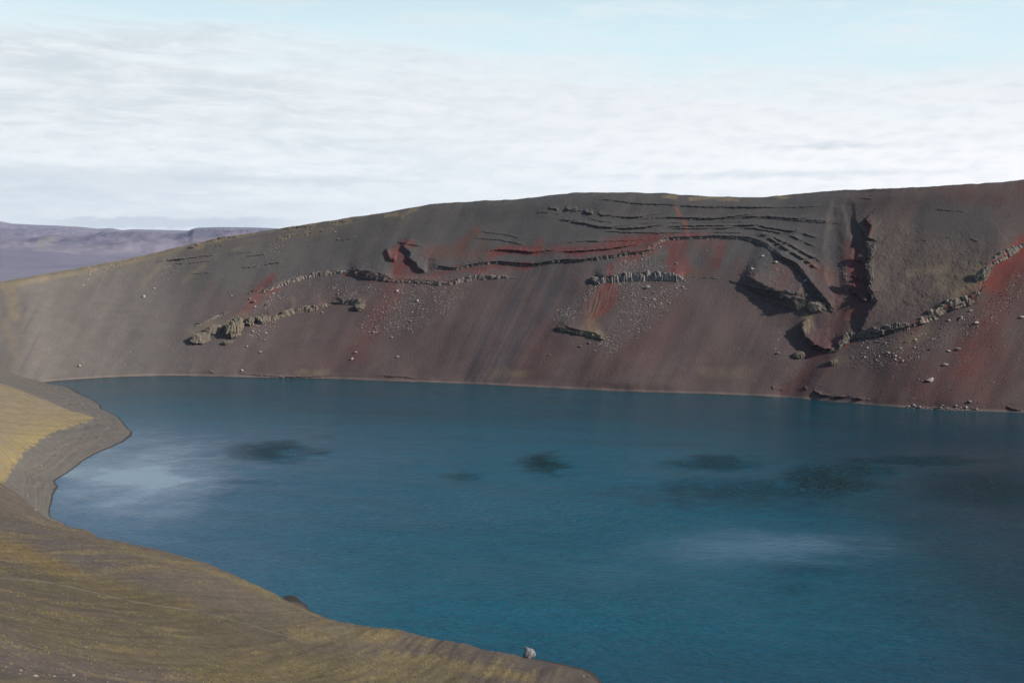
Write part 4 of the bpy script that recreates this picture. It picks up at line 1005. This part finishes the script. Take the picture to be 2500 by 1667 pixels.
# ---- rounded crags
def crag(name, px, py, wpx_, hpx_, dpt, label, colr, seed, lean=0.0, sunk=.35):
    import bmesh
    p0, n0, _, _ = wall_pick(px, py + hpx_ * .5); k = np.linalg.norm(p0 - np.array([0, 0, CH])) / F
    toc = np.array([0, 0, CH]) - p0; Of = np.array([toc[0], toc[1], 0]); Of /= np.linalg.norm(Of); T = np.array([-Of[1], Of[0], 0.]); T *= np.sign(T[0])
    bm = bmesh.new(); bmesh.ops.create_icosphere(bm, subdivisions=5, radius=1)
    co = np.array([v.co[:] for v in bm.verts]); fc = [tuple(v.index for v in f.verts) for f in bm.faces]; bm.free()
    x, y, z = co.T; q = np.sign(z) * np.abs(z) ** .8
    m1 = fbm(x * 1.3 + y * .8 + seed, z * 1.5 - y * .6, 4, 141); m2 = fbm(x * 3.1 - y * 1.7 + seed, z * 2.2 + y * 2.4, 4, 143); m3 = ridged(x * 2.4 + y * 1.2 + seed, z * 1.1 - y * .9, 3, 145)
    d = 1 + .34 * m1 + .16 * m2 - .14 * m3 + .05 * fbm(x * 9 + y * 5, z * 9 - y * 6, 2, 147)
    Wd, Hd = wpx_ * k / 2, hpx_ * k / 2
    up = np.array([0, 0, 1.]); slope_back = -Of * 1.35
    V_ = p0 + up * Hd * .9 + slope_back * Hd * .9 * (1 - sunk) + (T[None] * (x * d * Wd + lean * q * Hd)[:, None]) + Of[None] * (y * d * dpt)[:, None] * -1 + (up + slope_back * .55)[None] * (q * d * Hd)[:, None]
    cc = np.array(colr)[None] * np.array([[.80, .745, .77]]) * (1 + .25 * fbm(x * 4, z * 4 + y * 3, 3, seed))[:, None]
    o = poly_mesh(name, V_, fc, M_LEDGE, np.clip(cc, 0, 1)); tag(o, label, 'crag'); return o


for a_ in [
    (*crop(1, [(282, 1175)])[0], 48, 26, 3.2, 'flat rounded tan crag at the lower left end of the outcrops', (.21, .185, .14), 3, .0),
    (*crop(1, [(385, 1110)])[0], 34, 24, 2.6, 'gullied tan crag between the leftmost crag and the shadowed one', (.20, .175, .135), 5, .3),
    (*crop(1, [(545, 1095)])[0], 40, 44, 5.0, 'largest tan crag with deep dark hollows at its foot', (.215, .19, .135), 8, .2),
    (*crop(1, [(660, 1045)])[0], 20, 20, 3.0, 'small crag beside a black hollow, right of the largest tan crag', (.19, .17, .125), 12, .0),
    (*crop(1, [(745, 1030)])[0], 26, 22, 3.0, 'steep little crag at the left end of the lumpy tan ledge', (.20, .18, .135), 14, .1),
    (*crop(1, [(490, 1208)])[0], 24, 11, 1.6, 'low mossy hump on the scree below the largest tan crag', (.165, .16, .105), 16, .0),
    (*crop(1, [(1500, 935)])[0], 22, 18, 2.4, 'yellowish crag at the right end of the short broken ledge', (.20, .185, .12), 18, .0),
    (*crop(3, [(2170, 1000)])[0], 44, 26, 3.0, 'layered tan buttress in sunlight right of the big shadowed cliff', (.22, .19, .145), 21, .0),
    (*crop(3, [(470, 790)])[0], 22, 15, 3.2, 'dark left end of the thick columnar ledge, jutting out', (.20, .20, .185), 24, .0),
    (*crop(4, [(985, 480)])[0], 16, 34, 3.0, 'dark crag beside the upper gully on its right side', (.13, .12, .10), 27, .2),
    (*crop(4, [(975, 620)])[0], 13, 44, 2.6, 'tall knobbly crag halfway down the right side of the gully', (.15, .14, .11), 29, -.1),
    (*crop(4, [(1000, 770)])[0], 13, 30, 2.4, 'lowest crag on the right side of the gully', (.15, .14, .11), 31, -.1),
    (*crop(4, [(822, 1030)])[0], 18, 24, 2.6, 'pale knob at the corner where the hook shaped ledge meets the columnar one', (.23, .205, .155), 33, .1),
    (*crop(4, [(525, 1137)])[0], 24, 16, 2.8, 'tan crag on the slope below the hook shaped ledge', (.19, .165, .115), 35, .0),
    (*crop(4, [(740, 1185)])[0], 20, 13, 2.2, 'low tan crag beneath the corner of the hook shaped ledge', (.19, .165, .12), 37, .0),
    (*crop(4, [(1690, 625)])[0], 26, 34, 2.6, 'smooth tan crag left of the top of the red scree', (.21, .19, .145), 39, .6),
    (*crop(4, [(1520, 815)])[0], 26, 24, 3.2, 'overhanging tan crag with a black cave in the massive lumpy ledge', (.215, .19, .14), 41, .2),
    (*crop(4, [(1600, 800)])[0], 24, 20, 3.0, 'rounded crag just right of the black cave, beside the red scree', (.20, .175, .13), 43, .0),
    (*crop(4, [(1430, 845)])[0], 22, 24, 3.0, 'shadowed crag left of the black cave', (.19, .17, .13), 45, .0),
    (*crop(7, [(1475, 540)])[0], 14, 7, 1.4, 'dark little crag under the left skyline', (.14, .13, .11), 47, .0),
    (*crop(7, [(1510, 522)])[0], 12, 6, 1.2, 'tan little crag on the left skyline slope', (.23, .20, .14), 49, .0),
]:
    crag('rock_crag', *a_[:7], a_[7], lean=a_[8])

# ---- boulders on the wall that can be told apart
def size_px(px, py, s): 
    p, _, _, _ = wall_pick(px, py); return p, s * np.linalg.norm(p - np.array([0, 0, CH])) / F / 2
for cx1, q, s_, lab, red_ in [
    (4, (1360, 1305), 17, 'large pale boulder casting a long shadow, alone low on the right of the wall', 0),
    (4, (1478, 1118), 9, 'pale boulder left of the flat one on the red scree', 0), (4, (1535, 1108), 12, 'flat pale boulder on the red scree, right side', 0),
    (4, (1458, 1205), 12, 'boulder midway between the flat one and the large lone one at right', 0), (4, (1940, 905), 11, 'boulder at the right picture edge below the red scree top', 0),
    (4, (1090, 1128), 10, 'roundish pale boulder below the dark columnar ledge', 0), (4, (1655, 940), 13, 'greenish boulder on scree under the black cave', 0), (4, (1555, 905), 11, 'pale boulder just under the massive lumpy ledge', 0),
    (4, (968, 1425), 5, 'white boulder sitting on the small scarp near the right shore', 0),
    (3, (878, 857), 15, 'largest grey boulder below the thick columnar ledge', 0), (3, (760, 898), 7, 'tan boulder left below the largest grey one in mid wall', 0), (3, (925, 945), 7, 'grey boulder low right of the largest grey one in mid wall', 0),
    (3, (365, 1305), 9, 'brown boulder under the small mossy ledge', 1), (3, (436, 1275), 8, 'brown block just below the tip of the small mossy ledge', 1), (3, (133, 1368), 5, 'small dark boulder low left of the small mossy ledge', 1),
    (3, (1682, 712), 9, 'larger boulder on the dark slope right of the orange patch', 0), (3, (1865, 662), 10, 'flat boulder under the diagonal dark ledge', 0), (3, (1760, 615), 8, 'boulder below the bend of the thin pale columns', 0),
    (3, (1328, 570), 4, 'tiny white boulder on the orange patch', 0), (3, (980, 545), 6, 'tan boulder under the bend where the pale columns begin', 0), (3, (1100, 672), 7, 'pale boulder on the red patch above the thick columnar ledge', 0),
    (3, (2085, 805), 10, 'greenish block on the slope above the big shadowed cliff', 0), (3, (1880, 1358), 10, 'whitish slab on the slope left of the hook shaped ledge', 0), (3, (2030, 408), 5, 'small pale boulder high between the dark strata', 0),
    (3, (1050, 975), 6, 'grey boulder at the right fringe of the central scree', 0), (3, (1570, 1522 - 200), 3.5, 'tiny boulder on the bare slope right of the central scree', 0),
    (1, (595, 1428), 8, 'pale boulder close above the far shore at left', 0), (1, (735, 1286), 7, 'pale boulder on bare slope under the lumpy tan ledge', 0), (1, (765, 1195), 6, 'dark boulder below the lumpy tan ledge', 1),
    (1, (1605, 1137), 7, 'flat pale boulder on the reddish streak left of centre', 0), (1, (1465, 1290), 9, 'tall pale boulder of the pair low on the reddish streak', 0), (1, (1440, 1338), 9, 'flat pale boulder of the pair low on the reddish streak', 0), (1, (1790, 1322), 7, 'pale boulder right of the low pair, above the far shore', 0),
    (1, (1788, 820), 9, 'big pale boulder just under the low rubbly ledge', 0), (1, (1940, 892), 8, 'boulder with a pointed top on the pale scree', 0), (1, (1745, 1172), 6, 'boulder by itself between the two pale scree fans', 0),
    (1, (780, 925), 11, 'biggest pale block between the two left ledges', 0), (1, (690, 905), 14, 'reddish slab between the left tips of the two ledges', 1), (1, (650, 880), 9, 'reddish block above the slab near the tip of the long pale ledge', 1), (1, (700, 940), 7, 'grey block below the reddish slab', 0),
    (1, (518, 855), 5, 'small white boulder left of the tip of the long pale ledge', 0), (1, (1210, 982), 6, 'pale boulder just under the lumpy tan ledge', 0), (1, (1310, 366), 5, 'white boulder near the top of the left slope', 0), (1, (1330, 424), 8, 'pair-like white block high on the left slope', 0),
    (7, (1097, 925), 10, 'white boulder alone on the upper left slope', 0), (7, (1178, 862), 6, 'pale boulder up right of the lone white one at left', 0), (7, (602, 1457), 9, 'whitish flat boulder near the shore at far left', 0), (7, (828, 1252), 4, 'small pinkish boulder on the lower left slope', 0),
    (7, (636, 838), 5, 'white boulder just below the white scatter at upper left', 0), (7, (1990, 1348), 7, 'grey boulder below the largest tan crag', 0), (7, (1890, 1303), 6, 'whitish boulder below the largest tan crag', 0), (7, (1772, 918), 5, 'pale boulder left of the reddish block', 0),
    (4, (1610, 1440), 11, 'tallest block in the heap on the right far shore', 0), (4, (1255, 1465), 12, 'broad yellowish boulder at the left end of the shore heap', 0), (4, (1290, 1475), 9, 'yellowish boulder touching the broad one on the far shore', 0),
    (4, (1225, 1472), 8, 'lowest left boulder of the shore heap at the waterline', 0), (4, (1650, 1488), 9, 'pale boulder at the right end of the shore heap', 0), (4, (1590, 1478), 8, 'pale boulder under the tallest block on the right far shore', 0), (4, (1525, 1465), 8, 'grey boulder in the middle of the shore heap', 0),
    (4, (1400, 1478), 6, 'small boulder between the two halves of the shore heap', 0), (4, (1470, 1480), 5, 'smallest boulder left of the middle of the shore heap', 0), (4, (920, 1455), 6, 'dark stone standing at the waterline, right part of the far shore', 1),
]:
    x_, y_ = crop(cx1, [q])[0]; p_, s2 = size_px(x_, y_, s_)
    put_rock('boulder', random.choice(RED_M if red_ else PALE_M), p_, s2 * 1.05, lab, asp=(1.25, 1.0, .85))

# ---- scree fields: the larger blocks one by one, the rest as ground cover
fields = [
    # crop, polygon, number of single boulders, stuff count, size range px, label, group
    (2, [(330, 830), (960, 800), (900, 900), (700, 1080), (450, 1200), (100, 1250), (60, 1150), (250, 950)], 34, 1500, (2.6, 5.0), 'scree under the low rubbly ledge', 'boulders below the low rubbly ledge'),
    (3, [(660, 800), (1200, 810), (1090, 980), (850, 1200), (560, 1380), (430, 1360), (560, 1200), (620, 1000)], 36, 2000, (2.6, 6.0), 'scree under the thick columnar ledge', 'boulders below the thick columnar ledge'),
    (3, [(450, 860), (520, 840), (350, 1030), (200, 1150), (180, 1060)], 6, 550, (2.2, 3.6), 'scree left of the red gullies', 'boulders left of the red gullies'),
    (3, [(680, 640), (960, 560), (1040, 640), (1040, 720), (800, 730), (560, 740)], 20, 500, (2.6, 5.5), 'patch above the thick columnar ledge', 'boulders above the thick columnar ledge'),
    (1, [(1120, 790), (1500, 760), (1700, 800), (1560, 880), (1300, 870), (1150, 860)], 16, 260, (2.6, 5.2), 'patch between the two left ledges', 'boulders between the left ledges, right part'),
    (1, [(820, 830), (900, 820), (900, 920), (780, 960), (700, 960)], 10, 120, (2.6, 5.5), 'patch near the left tips of both ledges', 'boulders between the left ledges, left part'),
    (1, [(680, 1060), (920, 1040), (860, 1120), (720, 1200), (620, 1180)], 16, 150, (2.6, 5.5), 'rubble under the lumpy tan ledge', 'boulders under the lumpy tan ledge'),
    (4, [(820, 1070), (1260, 1000), (1640, 850), (1680, 960), (1500, 1080), (1150, 1200), (840, 1220)], 46, 1200, (2.8, 7.5), 'scree under the massive lumpy ledge', 'boulders under the ledges of the rough brown mass'),
    (4, [(1640, 850), (1840, 640), (1950, 620), (1940, 800), (1850, 900), (1700, 960)], 16, 420, (2.4, 5.0), 'bright red scree', 'boulders on the upper red scree'),
    (4, [(1150, 1100), (1600, 1000), (1950, 900), (1950, 1300), (1400, 1420), (1000, 1400)], 12, 260, (2.0, 3.6), 'low red slope at right', 'boulders low on the red slope'),
    (4, [(1180, 1455), (1330, 1462), (1640, 1462), (1700, 1490), (1200, 1482)], 14, 160, (2.4, 5.5), 'heap on the right far shore', 'boulders heaped on the right far shore'),
    (4, [(780, 540), (840, 520), (830, 700), (790, 760)], 9, 90, (2.0, 3.8), 'left bank of the gully', 'boulders on the left bank of the gully'),
    (4, [(330, 920), (430, 960), (400, 1170), (350, 1170)], 7, 90, (1.8, 3.4), 'trail left of the hook shaped ledge', 'boulders left of the hook shaped ledge'),
    (7, [(600, 710), (720, 680), (960, 620), (940, 660), (760, 760), (600, 780)], 22, 170, (2.0, 3.6), 'white scatter at upper left', 'white boulders at the upper left'),
    (7, [(300, 1300), (900, 1240), (1400, 1300), (1500, 1480), (200, 1520)], 8, 90, (1.6, 3.0), 'smooth lower left slope', 'tiny boulders on the lower left slope'),
    (3, [(1560, 620), (1780, 560), (1900, 700), (2120, 850), (1900, 870), (1600, 780)], 12, 120, (2.0, 4.0), 'slope above the big shadowed cliff', 'boulders above the big shadowed cliff'),
    (7, [(1250, 700), (1400, 660), (1300, 760), (1240, 770)], 5, 60, (1.8, 3.4), 'trail below the faint left strata', 'boulders below the faint left strata'),
    (7, [(2020, 560), (2200, 460), (2140, 600), (2010, 690)], 6, 60, (1.8, 3.2), 'trail down from the left skyline', 'boulders trailing from the left skyline'),
]


def scatter(polyg, n, rg):
    pol = np.array(polyg, float); out = []
    while len(out) < n:
        q = rg.uniform(pol.min(0), pol.max(0), (max(n * 3, 60), 2))
        q = q[inpoly(q[:, 0], q[:, 1], pol)]
        d = fbm(q[:, 0] / 26, q[:, 1] / 26, 3, 151)
        q = q[rg.random(len(q)) < ss(d, -.45, .35)]
        out += [tuple(v) for v in q]
    return out[:n]


hullV = []
for k in range(6):
    me_ = hull_rock('tmp', 200 + k, M_BOULDER, 8)
    tri = [tuple(p.vertices) for p in me_.polygons]; tv = np.array([v.co[:] for v in me_.vertices])
    tr = np.array([t for t in tri if len(t) == 3]); hullV.append((tv, tr)); bpy.data.meshes.remove(me_)
sV, sF, sC, off = [], [], [], 0


def add_stone(p, size, c, rg):
    global off
    tv, tr = hullV[rg.integers(6)]; a = rg.uniform(0, 6.28); R = np.array([[math.cos(a), -math.sin(a), 0], [math.sin(a), math.cos(a), 0], [0, 0, 1]])
    v = (tv * rg.uniform(.65, 1.2, 3)) @ R.T * size + p + np.array([0, 0, size * .25])
    sV.append(v); sF.append(tr + off); sC.append(np.repeat(np.array(c)[None], len(v), 0)); off += len(v)


for n, pol, nb_, ns_, (s0, s1), lab, grp in fields:
    pol = crop(n, pol); pb = np.array(pol)
    for x_, y_ in scatter(pol, nb_, RNG):
        p_, s2 = size_px(x_, y_, RNG.uniform(s0, s1) * RNG.uniform(.95, 1.4))
        red_ = RNG.random() < .12
        vt = (y_ - pb[:, 1].min()) / np.ptp(pb[:, 1]); hz = (x_ - pb[:, 0].min()) / np.ptp(pb[:, 0]); szp = s2 * 2 / (np.linalg.norm(p_ - np.array([0, 0, CH])) / F)
        wv_ = ['top', 'upper', 'middle', 'lower', 'bottom'][min(4, int(vt * 5))]; wh_ = ['far left', 'left', 'centre', 'right', 'far right'][min(4, int(hz * 5))]
        l_ = ('larger ' if szp > .62 * (s0 + s1) * 1.15 else 'small ') + ('reddish' if red_ else 'pale') + ' boulder, ' + wv_ + ' ' + wh_ + ' of the ' + lab
        put_rock('boulder', (RED_M if red_ else PALE_M)[RNG.integers(4)], p_, s2, l_, group=grp)
    for x_, y_ in scatter(pol, int(ns_ * 1.8), RNG):
        x_ += RNG.normal(0, 7); y_ += RNG.normal(0, 7)
        p_, s2 = size_px(x_, y_, 1.2 + 3.8 * RNG.random() ** 3.2)
        t = RNG.uniform(.4, 1.2); add_stone(p_, s2, (.39 * t, .35 * t, .325 * t), RNG)
for A_l, cum_l, th_l, c_l in ALL_LEDGES:        # talus at the foot of every ledge, and blocks half buried along its top
    for k in range(int(cum_l[-1] * .55)):
        s_ = RNG.uniform(0, cum_l[-1]); x_ = np.interp(s_, cum_l, A_l[:, 0]) + RNG.normal(0, 2); up_ = RNG.random() < .25
        y_ = np.interp(s_, cum_l, A_l[:, 1]) + (RNG.exponential(5.5) - 1 if not up_ else -th_l - RNG.exponential(2.5))
        p_, s2 = size_px(x_, y_, 1.2 + 2.6 * RNG.random() ** 2 * min(1, th_l / 8)); t = RNG.uniform(.6, 1.25); add_stone(p_, s2, tuple(np.array(c_l) * t * 1.15), RNG)
for k in range(1500):        # lone stones anywhere on the wall
    x_ = RNG.uniform(20, 2490); y_ = RNG.uniform(560, 1000)
    p_, s2 = size_px(x_, y_, 1.0 + 1.8 * RNG.random() ** 3); t = RNG.uniform(.6, 1.1)
    if p_[2] > 1: add_stone(p_, s2, (.27 * t, .24 * t, .215 * t), RNG)
M_SCREE = rock_mat('scree', (.3, .27, .24), (.34, .31, .28), 1.0, .05, use_vc=True)
scree = fast_mesh('scree', np.concatenate(sV), np.concatenate(sF), M_SCREE, np.concatenate(sC))
tag(scree, 'fine pale rubble strewn over the far wall', kind='stuff')

# ---- near shore and near slope
p_ = near_pick(1292, 1606)
if p_ is None: p_ = at_z(1292, 1606, .3)
put_rock('boulder', FINE_M[2], p_, 1.7, 'big rough grey boulder standing alone at the near waterline', asp=(1.3, 1.0, .95), sink=.1)
for x_, y_, s_, lab in [(933, 1642, .34, 'dark stone on the mossy slope below the big grey boulder'), (101, 960 + 178, .55, 'dark stone alone on the beach of the bay'), (276, 1057, .3, 'pale stone near the point of the spur'), (160, 1130, .4, 'stone close to the waterline in the bay'),
                        (66, 1212, .5, 'pale stone on the lower beach of the bay'), (77, 1202, .45, 'stone beside the pale one on the lower beach of the bay'), (86, 1246, .5, 'flat pale stone where the near slope meets the bay'),
                        (164, 1070, .4, 'small stone on the upper beach below the yellow fringe'), (1425, 1651, .3, 'left stone of two on the dark near shore'), (1438, 1652, .35, 'right stone of two on the dark near shore')]:
    p_ = near_pick(x_, y_)
    if p_ is not None: put_rock('stone', NEAR_M[RNG.integers(3)], p_, s_, lab, cat='stone')
for x_, y_, s_, lab in [(88, 1652, 12, 'widest pale stone in the bottom left corner'), (132, 1652, 8, 'pale stone right of the widest one in the bottom left corner'), (50, 1637, 10, 'pinkish stone above the widest one in the bottom left corner'),
                        (180, 1650, 9, 'larger of the stones along the bottom edge at left'), (8, 1661, 9, 'stone cut by the bottom left corner of the picture'), (210, 1582, 6, 'stone alone on the mossy slope above the bottom left stones')]:
    p_ = near_pick(x_, y_)
    if p_ is not None: put_rock('stone', NEAR_M[RNG.integers(2)], p_, s_ * np.linalg.norm(p_ - np.array([0, 0, CH])) / F / 2 * 1.15, lab, cat='stone')
for k in range(46):
    sz_ = RNG.uniform(2.0, 5.5); x_ = abs(RNG.normal(0, 140)); y_ = 1667 - abs(RNG.normal(0, 30)) + 8; p_ = near_pick(x_, min(y_, 1672))
    if p_ is not None: put_rock('stone', NEAR_M[RNG.integers(3)], p_, sz_ * np.linalg.norm(p_ - np.array([0, 0, CH])) / F / 2, ('small' if sz_ < 3.2 else 'larger' if sz_ > 4.4 else 'middling') + ' pale stone ' + ('cut by the bottom edge' if y_ > 1655 else 'just above the bottom edge' if y_ > 1635 else 'well above the bottom edge') + ' ' + ['near the left corner', 'a little right of the left corner', 'at left', 'left of centre'][min(3, int(x_ / 70))], cat='stone', group='stones in the bottom left corner')
# gravel: loose small stones on the near slope
sV, sF, sC, off = [], [], [], 0
gx = RNG.uniform(-120, 15, 9000); gy = RNG.uniform(55, 245, 9000)
keep = RNG.random(9000) < np.exp(-gy / 140) * 1.2; gx, gy = gx[keep], gy[keep]
gz = near_h(gx, gy)
for a_, b_, c_ in zip(gx, gy, gz):
    if c_ > .3:
        t = RNG.uniform(.5, 1.1); add_stone(np.array([a_, b_, c_]), .04 + .15 * RNG.random() ** 3, (.27 * t, .235 * t, .21 * t), RNG)
gx = []
sh = np.array([(-171, 410), (-176, 470), (-180, 505), (-60, 262), (-30, 258), (4, 240), (19, 228)], float)
gravel = fast_mesh('gravel', np.concatenate(sV), np.concatenate(sF), M_SCREE, np.concatenate(sC))
tag(gravel, 'loose gravel on the near slope', kind='stuff')

# ---- moss and grass tufts on the near slope
NT_ = 120000
gx = RNG.uniform(-150, 15, NT_); gy = 60 + 200 * RNG.random(NT_) ** 1.0
az_ = np.degrees(np.arctan2(gx, gy)); ok = (az_ > -27) & (az_ < 6)
gx, gy = gx[ok], gy[ok]
e1 = (gx * .98 - gy * .18); e2 = (gx * .18 + gy * .98)
dens = ss(fbm(e1 / 4.5, e2 / 55, 5, 91) * .6 + fbm(e1 / 1.3, e2 / 16, 4, 92) * .6 + fbm(gx / 18, gy / 18, 4, 93) * .25, -.02, .5)
ok = RNG.random(len(gx)) < dens * .9 + .04; gx, gy = gx[ok], gy[ok]; gz = near_h(gx, gy); ok = gz > 1.6; gx, gy, gz = gx[ok], gy[ok], gz[ok]
n = len(gx); r_ = RNG.uniform(.06, .22, n); hgt = r_ * RNG.uniform(.35, .8, n)
a6 = np.linspace(0, 2 * math.pi, 7)[:6]; tuft = np.zeros((n, 7, 3))
for k in range(6):
    rr_ = r_ * RNG.uniform(.7, 1.3, n); tuft[:, k] = np.stack([gx + rr_ * math.cos(a6[k]), gy + rr_ * math.sin(a6[k]), gz - .05], -1)
tuft[:, 6] = np.stack([gx + RNG.normal(0, .03, n), gy + RNG.normal(0, .03, n), gz + hgt], -1)
tri = np.array([(k, (k + 1) % 6, 6) for k in range(6)])
Ft = (np.arange(n) * 7)[:, None, None] + tri[None]
tcol = np.array([.145, .118, .055])[None] * RNG.uniform(.6, 1.25, (n, 1)); tcol[RNG.random(n) < .3] *= np.array([.75, .8, .8])
grass = fast_mesh('moss', tuft.reshape(-1, 3), Ft.reshape(-1, 3), ground_mat('moss tuft', fine=6, amp=.5, bump=.02), np.repeat(tcol, 7, 0), smooth=False)
tag(grass, 'yellowish moss and grass tufts on the near slope', kind='stuff')

# ---- footpath across the near slope
pp = crop(6, [(-60, 254), (0, 252), (100, 258), (180, 268), (250, 282), (380, 312), (500, 340), (570, 352), (640, 362), (760, 380), (900, 415), (1050, 460), (1180, 500)])
xs_ = np.linspace(pp[0][0], pp[-1][0], 260); ys_ = smooth_interp(xs_, pp) + .5 * fbm(xs_ / 12, xs_ * 0, 3, 161)
ctr = [near_pick(a_, b_) for a_, b_ in zip(xs_, ys_)]; ctr = np.array([c for c in ctr if c is not None])
for _ in range(4): ctr[1:-1] = (ctr[:-2] + 2 * ctr[1:-1] + ctr[2:]) / 4
dirs = np.gradient(ctr[:, :2], axis=0); dirs /= np.linalg.norm(dirs, axis=1, keepdims=True) + 1e-9; perp = np.stack([-dirs[:, 1], dirs[:, 0]], -1)
pv = np.zeros((len(ctr), 5, 3)); wv = .26 * (1 + .35 * fbm(np.arange(len(ctr)) / 9, np.zeros(len(ctr)), 3, 163))
for j, off_ in enumerate((-1.3, -.6, 0, .6, 1.3)):
    q = ctr[:, :2] + perp * (off_ * wv)[:, None]; pv[:, j, :2] = q; pv[:, j, 2] = near_h(q[:, 0], q[:, 1]) + (.05 if abs(off_) < 1 else -.03)
pth = grid_mesh('path', pv, ground_mat('trodden ash', fine=5, amp=.4, bump=.02), np.zeros(pv.shape) + np.array([.112, .100, .080]))
tag(pth, 'narrow trodden footpath crossing the near slope', kind='structure')

# ================================================================== HAZE
def haze_box():
    x0, x1, y0, y1, z0, z1 = -30000, 30000, -3000, 49000, -97, 1700
    V_ = [(x, y, z) for z in (z0, z1) for y in (y0, y1) for x in (x0, x1)]
    Fc = [(0, 2, 3, 1), (4, 5, 7, 6), (0, 1, 5, 4), (2, 6, 7, 3), (0, 4, 6, 2), (1, 3, 7, 5)]
    m = bpy.data.materials.new('haze'); m.use_nodes = True; g = NT(m.node_tree); g.n.clear()
    o = g.new('ShaderNodeOutputMaterial'); v = g.new('ShaderNodeVolumePrincipled')
    v.inputs['Color'].default_value = (0.66, 0.77, 1.0, 1); v.inputs['Density'].default_value = 0.000010
    v.inputs['Anisotropy'].default_value = 0.0
    g.l.new(v.outputs[0], o.inputs['Volume'])
    ob = poly_mesh('haze', V_, Fc, m); tag(ob, 'thin blue air over the whole scene', kind='stuff')


haze_box()
